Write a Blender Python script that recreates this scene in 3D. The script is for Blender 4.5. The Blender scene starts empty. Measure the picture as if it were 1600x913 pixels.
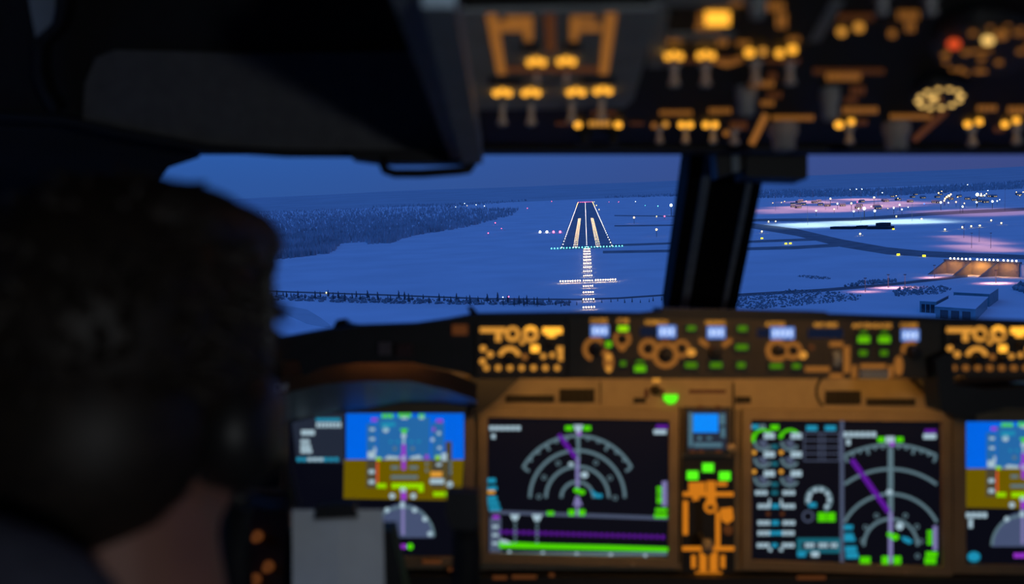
import bpy, bmesh, math, random
from mathutils import Vector, Matrix, Quaternion
random.seed(7)
SC = bpy.context.scene
COL = SC.collection

# ------------------------------------------------------------------ camera
F, CX, CY, H = 1555.6, 800.0, 456.5, 54.0          # focal length in px (35 mm), principal point, height over the field
_r = Vector((113.5/F, 1, 168.5/F)).normalized()     # runway direction seen from the cockpit
_h = Vector((math.cos(math.radians(2.4)), 0, math.sin(math.radians(2.4))))
_u = _h.cross(_r).normalized()
_x = _r.cross(_u).normalized()
W3 = Matrix((_x, _r, _u))
M = Matrix.Translation((0, 0, H)) @ W3.to_4x4()     # cockpit frame -> world
cd = bpy.data.cameras.new('camera'); cam = bpy.data.objects.new('camera', cd); COL.objects.link(cam)
cam.matrix_world = M @ Matrix.Rotation(math.radians(90), 4, 'X')
cd.lens = 35; cd.sensor_width = 36; cd.sensor_fit = 'HORIZONTAL'; cd.clip_start = 0.02; cd.clip_end = 60000
cd.dof.use_dof = True; cd.dof.focus_distance = 900; cd.dof.aperture_fstop = 3.6
SC.camera = cam
SC.view_settings.view_transform = 'Standard'; SC.view_settings.look = 'None'
SC.view_settings.exposure = 0.0; SC.view_settings.gamma = 1.0; SC.view_settings.use_curve_mapping = False
SC.cycles.use_denoising = True
SC.cycles.sample_clamp_indirect = 3.0
SC.cycles.max_bounces = 6; SC.cycles.diffuse_bounces = 3; SC.cycles.transparent_max_bounces = 16
SC.cycles.caustics_reflective = False; SC.cycles.caustics_refractive = False

# ------------------------------------------------------------------ sky (winter dusk)
wd = bpy.data.worlds.new('dusk_sky'); SC.world = wd; wd.use_nodes = True
nt = wd.node_tree; nt.nodes.clear()
def N(t, **k):
    n = nt.nodes.new(t)
    for a, b in k.items(): setattr(n, a, b)
    return n
wo = N('ShaderNodeOutputWorld'); bg = N('ShaderNodeBackground'); tc = N('ShaderNodeTexCoord'); sp = N('ShaderNodeSeparateXYZ')
nt.links.new(tc.outputs['Generated'], sp.inputs[0])
el = N('ShaderNodeMapRange'); el.interpolation_type = 'SMOOTHSTEP'; el.inputs[1].default_value = -0.01; el.inputs[2].default_value = 0.16
nt.links.new(sp.outputs['Z'], el.inputs[0])
az = N('ShaderNodeMapRange'); az.interpolation_type = 'SMOOTHSTEP'; az.inputs[1].default_value = -0.42; az.inputs[2].default_value = 0.55
nt.links.new(sp.outputs['X'], az.inputs[0])
def mixc(a, b, fac):
    m = N('ShaderNodeMix', data_type='RGBA')
    for s, v in ((6, a), (7, b)):
        if isinstance(v, tuple): m.inputs[s].default_value = (*v, 1)
        else: nt.links.new(v, m.inputs[s])
    nt.links.new(fac, m.inputs[0]); return m.outputs[2]
hor = mixc((.023, .078, .270), (.042, .058, .185), az.outputs[0])
top = mixc((.022, .118, .450), (.046, .082, .275), az.outputs[0])
sky = mixc(hor, top, el.outputs[0])
nt.links.new(sky, bg.inputs[0]); bg.inputs[1].default_value = 1.27
nt.links.new(bg.outputs[0], wo.inputs[0])

# ------------------------------------------------------------------ materials
MATS = {}
def mat(name, col, rough=.6, metal=0, var=.15, scale=20, bump=0, spec=.5):
    m = bpy.data.materials.new(name); m.use_nodes = True; t = m.node_tree; b = t.nodes['Principled BSDF']
    tcn = t.nodes.new('ShaderNodeTexCoord'); no = t.nodes.new('ShaderNodeTexNoise'); no.inputs['Scale'].default_value = scale; no.inputs['Detail'].default_value = 4
    t.links.new(tcn.outputs['Object'], no.inputs['Vector'])
    rp = t.nodes.new('ShaderNodeValToRGB'); e = rp.color_ramp.elements
    e[0].position = .3; e[1].position = .7
    e[0].color = (*[c*(1-var) for c in col], 1); e[1].color = (*[min(1, c*(1+var)) for c in col], 1)
    t.links.new(no.outputs['Fac'], rp.inputs[0]); t.links.new(rp.outputs[0], b.inputs['Base Color'])
    b.inputs['Roughness'].default_value = rough; b.inputs['Metallic'].default_value = metal; b.inputs['Specular IOR Level'].default_value = spec
    if bump:
        bp = t.nodes.new('ShaderNodeBump'); bp.inputs['Strength'].default_value = bump; bp.inputs['Distance'].default_value = .002
        t.links.new(no.outputs['Fac'], bp.inputs['Height']); t.links.new(bp.outputs[0], b.inputs['Normal'])
    MATS[name] = m; return m
def emi(name, col, s=1.0, sampling='AUTO'):
    m = bpy.data.materials.new(name); m.use_nodes = True; t = m.node_tree; b = t.nodes['Principled BSDF']
    tcn = t.nodes.new('ShaderNodeTexCoord'); no = t.nodes.new('ShaderNodeTexNoise'); no.inputs['Scale'].default_value = 60
    t.links.new(tcn.outputs['Object'], no.inputs['Vector'])
    rp = t.nodes.new('ShaderNodeValToRGB'); e = rp.color_ramp.elements
    e[0].color = (*[c*.93 for c in col], 1); e[1].color = (*col, 1)
    t.links.new(no.outputs['Fac'], rp.inputs[0]); t.links.new(rp.outputs[0], b.inputs['Emission Color'])
    b.inputs['Base Color'].default_value = (.004, .004, .004, 1); b.inputs['Roughness'].default_value = .5; b.inputs['Specular IOR Level'].default_value = .12
    b.inputs['Emission Strength'].default_value = s
    m.cycles.emission_sampling = sampling
    MATS[name] = m; return m
mat('black_plastic', (.012, .012, .013), .55, var=.25, scale=40)
mat('liner', (.13, .128, .125), .8, var=.12, scale=60, bump=.15)
mat('dark_liner', (.012, .012, .014), .85, var=.2, scale=60)
mat('trim_grey', (.33, .40, .46), .6, var=.12, scale=30)
mat('post_trim', (.035, .037, .042), .8)
mat('overhead_black', (.010, .010, .012), .6, var=.25, scale=40)
mat('overhead_grey', (.55, .60, .64), .6, var=.12, scale=30)
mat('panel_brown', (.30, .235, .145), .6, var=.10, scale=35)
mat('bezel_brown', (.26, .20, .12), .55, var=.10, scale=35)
mat('groove', (.012, .010, .008), .8)
mat('mcp_face', (.075, .060, .042), .6, var=.15, scale=40)
mat('glareshield_cloth', (.010, .010, .011), .95, var=.3, scale=120, bump=.2, spec=.1)
mat('arch_brown', (.11, .065, .04), .7, var=.15)
mat('arch_soffit', (.10, .13, .16), .45, var=.12)
mat('knob_grey', (.42, .45, .46), .5, var=.1)
mat('knob_dark', (.03, .03, .032), .5)
mat('switch_metal', (.72, .72, .72), .45, 0, var=.08)
mat('lever_pale', (.35, .28, .20), .5)
mat('skin', (.40, .19, .14), .55, var=.1, scale=25)
mat('hair', (.022, .015, .011), .55, var=.4, scale=90)
mat('shirt', (.16, .17, .24), .85, var=.1, scale=60)
mat('trousers', (.02, .02, .03), .9)
mat('seat_cloth', (.03, .03, .04), .9, var=.2, scale=80)
mat('headrest_cloth', (.07, .075, .12), .9, var=.15, scale=80)
mat('headset_black', (.02, .02, .022), .45)
mat('headset_steel', (.10, .10, .09), .4, .3, var=.05)
mat('paper', (.70, .72, .74), .85, var=.05, scale=30)
mat('label_white', (.8, .8, .8), .7)
mat('warn_red', (.06, .02, .02), .4)
mat('warn_amber', (.14, .11, .12), .4)
# outside
mat('concrete', (.24, .22, .20), .9, var=.15, scale=.5)
mat('wall_teal', (.20, .33, .36), .8, var=.12, scale=.6)
mat('dark_building', (.03, .035, .045), .8, scale=.5)
mat('house_wall', (.16, .13, .13), .8, scale=.5)
mat('asphalt_snowy', (.24, .24, .25), .85, var=.25, scale=.08)
mat('runway_asphalt', (.34, .34, .36), .85, var=.22, scale=.05)
mat('road_dark', (.16, .16, .17), .85, var=.3, scale=.1)
mat('scrub_frost', (.27, .31, .34), .9, var=.4, scale=.3)
mat('foliage_frost', (.10, .125, .14), .9, var=.4, scale=.3)
mat('hill_haze', (.52, .55, .58), .9, var=.10, scale=.004)  # hills kept pale, distance haze is put into their colour
mat('grey_patch', (.58, .60, .63), .9, var=.1, scale=.05)
mat('forest_haze', (.40, .44, .48), .9, var=.35, scale=.02)  # lightened tree colour stands in for haze over the forest
mat('trunk', (.05, .045, .045), .9)
mat('post_grey', (.12, .12, .12), .6)
def snow(name, col):
    m = mat(name, col, .9, var=.07, scale=.02, spec=.1)
    t = m.node_tree; b = t.nodes['Principled BSDF']
    nz = [n for n in t.nodes if n.type == 'TEX_NOISE'][0]; nz.inputs['Detail'].default_value = 8
    return m
snow('snow', (.80, .82, .86))
emi('amber', (1.0, .42, .055), .75)
emi('amber_hot', (1.0, .43, .035), 1.75)
emi('amber_dim', (1.0, .36, .06), .28)
emi('amber_faint', (1.0, .30, .08), .08)
emi('amber_orange', (1.0, .30, .015), .62)
emi('gauge_yellow', (1.0, .60, .16), 1.5)
emi('red_glow', (1.0, .10, .02), .9)
emi('lcd_blue', (.18, .36, 1.0), .75)
emi('lcd_white', (.62, .76, 1.0), 1.3)
emi('lcd_off', (.02, .06, .20), .12)
emi('green_lime', (.42, 1.0, .0), .85)
emi('green_mid', (.20, .80, .0), .65)
emi('green_dim', (.16, .55, .0), .38)
emi('green_hot', (.10, 1.0, .01), 1.15)
emi('screen_black', (.12, .14, .35), .018)
emi('screen_grey', (.16, .22, .40), .10)
emi('pfd_sky', (.0, .165, 1.0), .80)
emi('pfd_tape', (.03, .22, .62), .62)
emi('pfd_ground', (.34, .23, .0), .42)
emi('pfd_tape_ground', (.22, .18, .10), .30)
emi('sym_white', (.62, .86, 1.0), .62)
emi('sym_grey', (.36, .60, .72), .30)
emi('sym_slate', (.28, .36, .62), .24)
emi('compass_fill', (.22, .30, .60), .28)
emi('sym_cyan', (.02, .50, .82), .55)
emi('sym_teal', (.02, .36, .50), .35)
emi('sym_green', (.12, 1.0, .0), .68)
emi('sym_lime', (.42, 1.0, .0), .75)
emi('sym_purple', (.30, .02, .85), .36)
emi('sym_magenta', (.50, .05, .95), .62)
emi('sym_violet', (.46, .42, .95), .45)
emi('sym_orange', (1.0, .45, .05), .75)
emi('isfd_blue', (.0, .26, 1.0), 1.0)
emi('isfd_frame', (.20, .45, .60), .35)
# lamps outside
emi('lamp_warm', (1.0, .64, .30), 22)
emi('lamp_white', (1.0, .86, .84), 12)
emi('lamp_cool', (.80, .92, 1.0), 9)
emi('lamp_yellow', (1.0, .72, .18), 9)
emi('lamp_sodium', (1.0, .55, .16), 9)
emi('lamp_red', (1.0, .08, .16), 9)
emi('lamp_green', (.12, 1.0, .72), 9)
emi('lamp_blue', (.05, .15, 1.0), 4)
emi('sign_yellow', (1.0, .85, .02), 3)
emi('lamp_portal', (1.0, .86, .60), 14)
emi('window_warm', (1.0, .75, .45), 1.8)
gm = bpy.data.materials.new('window_glass'); gm.use_nodes = True; t = gm.node_tree; t.nodes.clear()
o_ = t.nodes.new('ShaderNodeOutputMaterial'); tr = t.nodes.new('ShaderNodeBsdfTransparent'); gl = t.nodes.new('ShaderNodeBsdfGlossy'); mx = t.nodes.new('ShaderNodeMixShader'); fr = t.nodes.new('ShaderNodeFresnel')
gl.inputs['Roughness'].default_value = .02; tr.inputs[0].default_value = (.96, .98, 1, 1); fr.inputs[0].default_value = 1.12
ge = t.nodes.new('ShaderNodeNewGeometry'); mu = t.nodes.new('ShaderNodeMath'); mu.operation = 'MULTIPLY'; iv = t.nodes.new('ShaderNodeMath'); iv.operation = 'SUBTRACT'; iv.inputs[0].default_value = 1
fr.inputs[0].default_value = 1.25
t.links.new(ge.outputs['Backfacing'], iv.inputs[1]); t.links.new(fr.outputs[0], mu.inputs[0]); t.links.new(iv.outputs[0], mu.inputs[1]); t.links.new(mu.outputs[0], mx.inputs[0]); t.links.new(tr.outputs[0], mx.inputs[1]); t.links.new(gl.outputs[0], mx.inputs[2]); t.links.new(mx.outputs[0], o_.inputs[0])
MATS['window_glass'] = gm

# ------------------------------------------------------------------ mesh builder
class Surf:                                           # a flat face in the cockpit; (px, py) picks a point on it, h lifts it along the normal
    def __init__(s, p, n): s.p = Vector(p); s.n = Vector(n).normalized()
    def __call__(s, px, py, h=0):
        r = Vector(((px-CX)/F, 1, (CY-py)/F)); return r*(s.p.dot(s.n)/r.dot(s.n)) + s.n*h
def P(px, py, d): return Vector(((px-CX)/F*d, d, (CY-py)/F*d))
class MB:
    def __init__(s): s.v = []; s.f = []; s.sm = []; s.mi = []; s.pc = []
    def add(s, vs, fs, smooth=False, mi=0):
        k = len(s.v); s.v += [Vector(v) for v in vs]; s.pc.append((k, len(s.v), len(s.f), len(s.f)+len(fs)))
        for f in fs: s.f.append([i+k for i in f]); s.sm.append(smooth); s.mi.append(mi)
        return s
    def loops(s, a, b, mi=0):                         # closed prism between loop a (back) and loop b (front)
        n = len(a); fs = [list(range(n))[::-1], list(range(n, 2*n))]
        for i in range(n): j = (i+1) % n; fs.append([i, j, n+j, n+i])
        return s.add(list(a)+list(b), fs, mi=mi)
    def prism(s, S, pts, h0, h1): return s.loops([S(x, y, h0) for x, y in pts], [S(x, y, h1) for x, y in pts])
    def rect(s, S, x0, y0, x1, y1, h0=.0002, h1=.0008): return s.prism(S, [(x0, y1), (x1, y1), (x1, y0), (x0, y0)], h0, h1)
    def crect(s, S, cx, cy, w, hh, h0=.0002, h1=.0008): return s.rect(S, cx-w/2, cy-hh/2, cx+w/2, cy+hh/2, h0, h1)
    def disc(s, S, cx, cy, rx, ry=None, h0=.0002, h1=.0008, n=16):
        ry = ry or rx
        return s.prism(S, [(cx+rx*math.cos(-2*math.pi*i/n), cy+ry*math.sin(-2*math.pi*i/n)) for i in range(n)], h0, h1)
    def arc(s, S, cx, cy, r, w, a0=0, a1=360, h0=.0002, h1=.0008, n=28, ky=1.0):   # degrees, 0 right, 90 up
        ri, ro = r-w/2, r+w/2; A = [math.radians(a0+(a1-a0)*i/n) for i in range(n+1)]; vs = []; fs = []
        for a in A:
            c, q = math.cos(a), math.sin(a)
            vs += [S(cx+ri*c, cy-ri*q*ky, h0), S(cx+ro*c, cy-ro*q*ky, h0), S(cx+ro*c, cy-ro*q*ky, h1), S(cx+ri*c, cy-ri*q*ky, h1)]
        for i in range(n):
            k = 4*i
            for j in range(4): fs.append([k+j, k+(j+1) % 4, k+4+(j+1) % 4, k+4+j])
        fs += [[0, 1, 2, 3], [4*n+3, 4*n+2, 4*n+1, 4*n]]
        return s.add(vs, fs)
    def line(s, S, pts, w, h0=.0002, h1=.0008):
        for (x0, y0), (x1, y1) in zip(pts, pts[1:]):
            L = math.hypot(x1-x0, y1-y0); nx, ny = -(y1-y0)/L*w/2, (x1-x0)/L*w/2
            s.prism(S, [(x0+nx, y0+ny), (x1+nx, y1+ny), (x1-nx, y1-ny), (x0-nx, y0-ny)], h0, h1)
        return s
    def box(s, lo, hi, mi=0):
        x0, y0, z0 = lo; x1, y1, z1 = hi
        return s.loops([(x0, y0, z0), (x1, y0, z0), (x1, y1, z0), (x0, y1, z0)], [(x0, y0, z1), (x1, y0, z1), (x1, y1, z1), (x0, y1, z1)], mi)
    def lathe(s, o, ax, prof, n=18, mi=0):             # prof: (radius, distance along axis)
        o = Vector(o); ax = Vector(ax).normalized(); a = ax.orthogonal().normalized(); b = ax.cross(a); vs = []; fs = []
        for r, t_ in prof:
            for i in range(n): q = 2*math.pi*i/n; vs.append(o+ax*t_+(a*math.cos(q)+b*math.sin(q))*max(r, 1e-5))
        for k in range(len(prof)-1):
            for i in range(n): j = (i+1) % n; fs.append([k*n+i, k*n+j, (k+1)*n+j, (k+1)*n+i])
        s.add(vs, fs, True, mi); m = len(prof)-1
        return s.add([vs[i] for i in range(n)]+[vs[m*n+i] for i in range(n)], [list(range(n))[::-1], list(range(n, 2*n))], False, mi)
    def tube(s, pts, r, n=10, mi=0):
        pts = [Vector(p) for p in pts]; vs = []; fs = []; up = None
        for k, p in enumerate(pts):
            d = (pts[min(k+1, len(pts)-1)]-pts[max(k-1, 0)]).normalized()
            if up is None: up = d.orthogonal().normalized()
            up = (up-d*up.dot(d)).normalized(); b = d.cross(up); rr = r[k] if isinstance(r, (list, tuple)) else r
            vs += [p+(up*math.cos(2*math.pi*i/n)+b*math.sin(2*math.pi*i/n))*rr for i in range(n)]
        for k in range(len(pts)-1):
            for i in range(n): j = (i+1) % n; fs.append([k*n+i, k*n+j, (k+1)*n+j, (k+1)*n+i])
        s.add(vs, fs, True, mi); m = len(pts)-1
        return s.add([vs[i] for i in range(n)]+[vs[m*n+i] for i in range(n)], [list(range(n))[::-1], list(range(n, 2*n))], False, mi)
    def ball(s, c, rad, n=12, m=8, rot=None, mi=0):
        rad = Vector(rad) if not isinstance(rad, (int, float)) else Vector((rad,)*3); vs = []; fs = []; c = Vector(c)
        for k in range(1, m):
            th = math.pi*k/m
            for i in range(n):
                q = 2*math.pi*i/n; v = Vector((rad.x*math.sin(th)*math.cos(q), rad.y*math.sin(th)*math.sin(q), rad.z*math.cos(th)))
                vs.append(c+(rot @ v if rot else v))
        t_ = Vector((0, 0, rad.z)); vs += [c+(rot @ t_ if rot else t_), c-(rot @ t_ if rot else t_)]; a, b = len(vs)-2, len(vs)-1
        for k in range(m-2):
            for i in range(n): j = (i+1) % n; fs.append([k*n+i, (k+1)*n+i, (k+1)*n+j, k*n+j])
        for i in range(n): j = (i+1) % n; fs.append([a, i, j]); fs.append([b, (m-2)*n+j, (m-2)*n+i])
        return s.add(vs, fs, True, mi)
    def strip(s, A, B):                                # quad strip between two open polylines, both sides given
        n = len(A); return s.add(list(A)+list(B), [[i, i+1, n+i+1, n+i] for i in range(n-1)])
    def text(s, S, txt, cx, cy, size, h0=.0003, h1=None, width=None):
        c = bpy.data.curves.new('t', 'FONT'); c.body = txt; c.align_x = 'CENTER'; c.align_y = 'CENTER'; c.offset = .02; c.resolution_u = 2
        o = bpy.data.objects.new('t', c); COL.objects.link(o); dg = bpy.context.evaluated_depsgraph_get(); me = o.evaluated_get(dg).to_mesh()
        xs = [v.co.x for v in me.vertices]; k = (width/(max(xs)-min(xs))) if width else size
        s.add([S(cx+v.co.x*k, cy-v.co.y*size, h0) for v in me.vertices], [list(p.vertices) for p in me.polygons])
        bpy.data.objects.remove(o); bpy.data.curves.remove(c); return s
    def mesh(s, name, mats, base=Vector()):
        me = bpy.data.meshes.new(name); me.from_pydata([tuple(v-base) for v in s.v], [], s.f)
        for m_ in (mats if isinstance(mats, (list, tuple)) else [mats]): me.materials.append(MATS[m_])
        me.polygons.foreach_set('use_smooth', s.sm); me.polygons.foreach_set('material_index', s.mi)
        bm = bmesh.new(); bm.from_mesh(me); bmesh.ops.recalc_face_normals(bm, faces=bm.faces); bm.to_mesh(me); bm.free(); me.update(); return me

BASE = {}
def pieces(mb, small=.0075):                            # split a flat multi-piece mesh: big pieces singly, small ones joined
    if len(mb.pc) < 2: return [mb], None
    big, rest = [], MB()
    for a, b, c, d in mb.pc:
        vs = mb.v[a:b]; ext = max((max(v[i] for v in vs)-min(v[i] for v in vs)) for i in range(3)); fs = [[i-a for i in f] for f in mb.f[c:d]]
        if ext >= small: big.append(MB().add(vs, fs))
        else: rest.add(vs, fs)
    return big, (rest if rest.v else None)
def parts(name, mb, mats, parent):
    big, rest = pieces(mb)
    for q in big: o = part(name, q, mats, parent)
    if rest:
        o = part(name, rest, mats, parent)
        if len(rest.pc) > 1: o['kind'] = 'stuff'
    return o
def tag(o, label=None, cat=None, group=None, kind=None):
    for k, v in (('label', label), ('category', cat), ('group', group), ('kind', kind)):
        if v: o[k] = v
    return o
# cockpit things: vertices given in the cockpit frame, placed with M
def thing(name, label, cat, base=(0, 0, 0), group=None, kind=None):
    o = bpy.data.objects.new(name, None); COL.objects.link(o); o.empty_display_size = .05
    BASE[o.name] = Vector(base); o.matrix_world = M @ Matrix.Translation(base); return tag(o, label, cat, group, kind)
def part(name, mb, mats, parent, label=None):
    b = BASE[parent.name]; o = bpy.data.objects.new(name, mb.mesh(name, mats, b)); COL.objects.link(o)
    o.parent = parent; BASE[o.name] = b
    if label: o['label'] = label
    return o
def single(name, mb, mats, label, cat, base=None, group=None, kind=None):
    if base is None:
        n = len(mb.v); base = sum(mb.v, Vector())/n; base.z = min(v.z for v in mb.v)
    o = bpy.data.objects.new(name, mb.mesh(name, mats, Vector(base))); COL.objects.link(o); BASE[o.name] = Vector(base)
    o.matrix_world = M @ Matrix.Translation(base); return tag(o, label, cat, group, kind)
def struct(name, mb, mats): return single(name, mb, mats, None, None, kind='structure')
# outside things: world coordinates
def G(px, py, z=0.0):
    r = W3 @ Vector(((px-CX)/F, 1, (CY-py)/F)); t_ = (z-H)/r.z; return Vector((r.x*t_, r.y*t_, z))
def out_obj(name, me, loc, label=None, cat=None, group=None, kind=None, rz=0):
    o = bpy.data.objects.new(name, me); COL.objects.link(o); o.location = loc; o.rotation_euler.z = rz; return tag(o, label, cat, group, kind)
def out_single(name, mb, mats, label=None, cat=None, group=None, kind=None):
    n = len(mb.v); b = sum(mb.v, Vector())/n; b.z = min(v.z for v in mb.v)
    return out_obj(name, mb.mesh(name, mats, b), b, label, cat, group, kind)
def out_thing(name, loc, label, cat, group=None):
    o = bpy.data.objects.new(name, None); COL.objects.link(o); o.location = loc; BASE[o.name] = Vector(loc); return tag(o, label, cat, group)
def copy_to(o, loc, label=None, rz=None, group=None):
    c = o.copy(); COL.objects.link(c); c.location = loc
    if rz is not None: c.rotation_euler.z = rz
    if label: c['label'] = label
    if group: c['group'] = group
    for ch in [x for x in bpy.data.objects if x.parent == o]:
        d = ch.copy(); COL.objects.link(d); d.parent = c
    return c
def light(name, kind, loc, aim, energy, col, size=.1, size_y=None, spread=None, spot=None, cockpit=True):
    l = bpy.data.lights.new(name, kind); l.energy = energy; l.color = col
    if kind == 'AREA':
        l.shape = 'RECTANGLE'; l.size = size; l.size_y = size_y or size
        if spread: l.spread = math.radians(spread)
    else: l.shadow_soft_size = size
    if spot: l.spot_size = math.radians(spot); l.spot_blend = .8
    o = bpy.data.objects.new(name, l); COL.objects.link(o); loc = Vector(loc); d = Vector(aim)-loc
    m = Matrix.Translation(loc) @ d.to_track_quat('-Z', 'Y').to_matrix().to_4x4()
    o.matrix_world = (M @ m) if cockpit else m
    return o

# ================================================================== OUTSIDE: the field
gb = MB(); S_ = 40000; n_ = 1
gb.add([(-S_, -3000, 0), (S_, -3000, 0), (S_, S_, 0), (-S_, S_, 0)], [[0, 1, 2, 3]])
out_obj('floor', gb.mesh('floor', 'snow'), (0, 0, 0), kind='structure')
rw = MB().box((-23, 838, -.2), (23, 3010, .06)); out_obj('trim_1', rw.mesh('trim_1', 'runway_asphalt'), (0, 0, 0), kind='structure')
def ribbon(name, pts, mats='asphalt_snowy', z=.08):
    A = [G(x, y-w/2, z) for x, y, w in pts]; B = [G(x, y+w/2, z) for x, y, w in pts]; mb = MB()
    lo = [v-Vector((0, 0, .2)) for v in A]; lb = [v-Vector((0, 0, .2)) for v in B]
    mb.strip(A, B); mb.strip(B, lb); mb.strip(lo, A); mb.strip(lb, lo)
    return out_obj(name, mb.mesh(name, mats), (0, 0, 0), kind='structure')
ribbon('trim_2', [(938, 384, 3), (1000, 382, 3), (1060, 380, 3), (1165, 378, 3.5), (1275, 374, 4)])
ribbon('trim_3', [(942, 394, 4), (1000, 393, 4), (1060, 392, 4), (1165, 389, 4.5), (1240, 387, 5), (1310, 383, 5)], z=.09)
ribbon('trim_4', [(1120, 350, 6), (1176, 353, 8), (1244, 363, 11), (1315, 380, 12), (1386, 392, 11), (1440, 396.5, 9), (1493, 399, 9), (1600, 404, 11), (1720, 408, 13)], z=.12)
ribbon('trim_5', [(960, 353, 2), (1060, 352, 2), (1183, 344, 4), (1333, 343, 5), (1457, 334, 5), (1600, 327, 5), (1700, 322, 5)], z=.1)
ribbon('trim_6', [(960, 337, 1.5), (1060, 338, 1.5), (1120, 345, 2)], z=.1)
ribbon('trim_7', [(1040, 468, 4), (1137, 462, 4), (1279, 454, 4.5), (1386, 445, 4), (1460, 437, 4), (1512, 431, 4)], 'road_dark', z=.1)
ribbon('trim_8', [(-300, 422, 2), (100, 440, 2), (380, 453, 2), (445, 456, 2.2), (600, 461, 2.2), (760, 467, 2.4), (900, 468, 2.4), (966, 466, 2.4), (1040, 461, 2.4), (1120, 456, 2.4)], 'road_dark', z=.1)
ribbon('trim_9', [(430, 480, 6), (455, 487, 16), (480, 495, 22), (500, 503, 14), (516, 510, 4)], 'grey_patch', z=.1)  # soft wedge-shaped patch, darker than the snow around it

# -- airfield lamps
def nth(n): return '%d%s' % (n, 'th' if 10 <= n % 100 <= 20 else {1: 'st', 2: 'nd', 3: 'rd'}.get(n % 10, 'th'))
def lamp_mesh(name, r, hgt, m, n=8):
    mb = MB(); mb.lathe((0, 0, 0), (0, 0, 1), [(r*.25, 0), (r*.25, hgt)], 6, 0); mb.ball((0, 0, hgt+r*.6), r, n, 6, mi=1)
    return mb.mesh(name, ['post_grey', m])
ap = lamp_mesh('approach_light', .29, 1.0, 'lamp_warm')
for k in range(1, 15):
    for j in range(-2, 3):
        out_obj('approach_light', ap, (j*1.15, 848-30*k, 0), 'warm white approach lamp, %s of five in the %s bar before the runway' % (('leftmost', 'second', 'middle', 'fourth', 'rightmost')[j+2], nth(k)), 'runway light', 'approach lights leading to the runway')
cb = lamp_mesh('crossbar_light', .36, 1.0, 'lamp_warm')
for sd in (-1, 1):
    for j in range(9):
        out_obj('crossbar_light', cb, (sd*(4.3+j*1.35), 548, 0), 'warm white lamp in the %s arm of the approach crossbar, %s from the middle' % ('left' if sd < 0 else 'right', nth(j+1)), 'runway light', 'approach crossbar lamps, %s arm' % ('left' if sd < 0 else 'right'))
th = lamp_mesh('threshold_light', .42, .5, 'lamp_green')
for j in range(24):
    out_obj('threshold_light', th, (-30+60*j/23, 848, 0), 'green lamp in the row across the near runway end, %s from the left' % nth(j+1), 'runway light', 'green threshold lights')
ew = lamp_mesh('runway_edge_light', .30, .5, 'lamp_white'); ey = lamp_mesh('runway_edge_light', .45, .5, 'lamp_sodium')
for sd in (-1, 1):
    for k in range(48):
        Y = 860+45*k; far = Y > 2350; s_ = 'left' if sd < 0 else 'right'
        out_obj('runway_edge_light', ey if far else ew, (sd*21.5, Y, 0), '%s lamp along the %s edge of the runway, %s from the near end' % ('amber' if far else 'white', s_, nth(k+1)), 'runway light', '%s runway edge lights, %s side' % ('amber' if far else 'white', s_))
cw = lamp_mesh('centerline_light', .22, .1, 'lamp_white', 6)
for k in range(75):
    out_obj('centerline_light', cw, (0, 865+28*k, 0), 'small white lamp on the runway centre line, %s from the near end' % nth(k+1), 'runway light', 'runway centre line lights')
tz = lamp_mesh('touchdown_light', .19, .1, 'lamp_warm', 6)
for sd in (-1, 1):
    for k in range(24):
        for j in range(3):
            out_obj('touchdown_light', tz, (sd*(8.4+1.5*j), 865+31*k, 0), 'small warm %s lamp in the %s row of the %s touchdown strip' % (('inner', 'middle', 'outer')[j], nth(k+1), 'left' if sd < 0 else 'right'), 'runway light', 'touchdown lights, %s strip' % ('left' if sd < 0 else 'right'))
er = lamp_mesh('runway_end_light', .9, .3, 'lamp_red')
for j in range(8): out_obj('runway_end_light', er, (-20+40*j/7, 3005, 0), 'red lamp in the row across the far runway end, %s from the left' % nth(j+1), 'runway light', 'red runway end lights')
# slope indicator: four boxes beside the runway
papis = [('white', 'outermost', 844), ('white', 'second', 854.6), ('red', 'third', 865), ('red', 'innermost', 875.3)]
for c_, w_, px in papis:
    g = G(px, 364.0); t_ = out_thing('glide_slope_light', g, '%s glowing glide slope box left of the runway, %s of the four' % (c_, w_), 'runway light')
    part('housing', MB().box(g+Vector((-.7, 0, .5)), g+Vector((.7, 1.2, 1.6))), 'post_grey', t_)
    l_ = MB()
    for q in (-.6, .6): l_.lathe(g+Vector((q, .4, 0)), (0, 0, 1), [(.08, 0), (.08, .6)], 6)
    part('leg', l_, 'post_grey', t_)
    part('lens', MB().ball(g+Vector((0, -.2, 1.1)), 1.25, 10, 8), 'lamp_white' if c_ == 'white' else 'lamp_red', t_)

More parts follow.
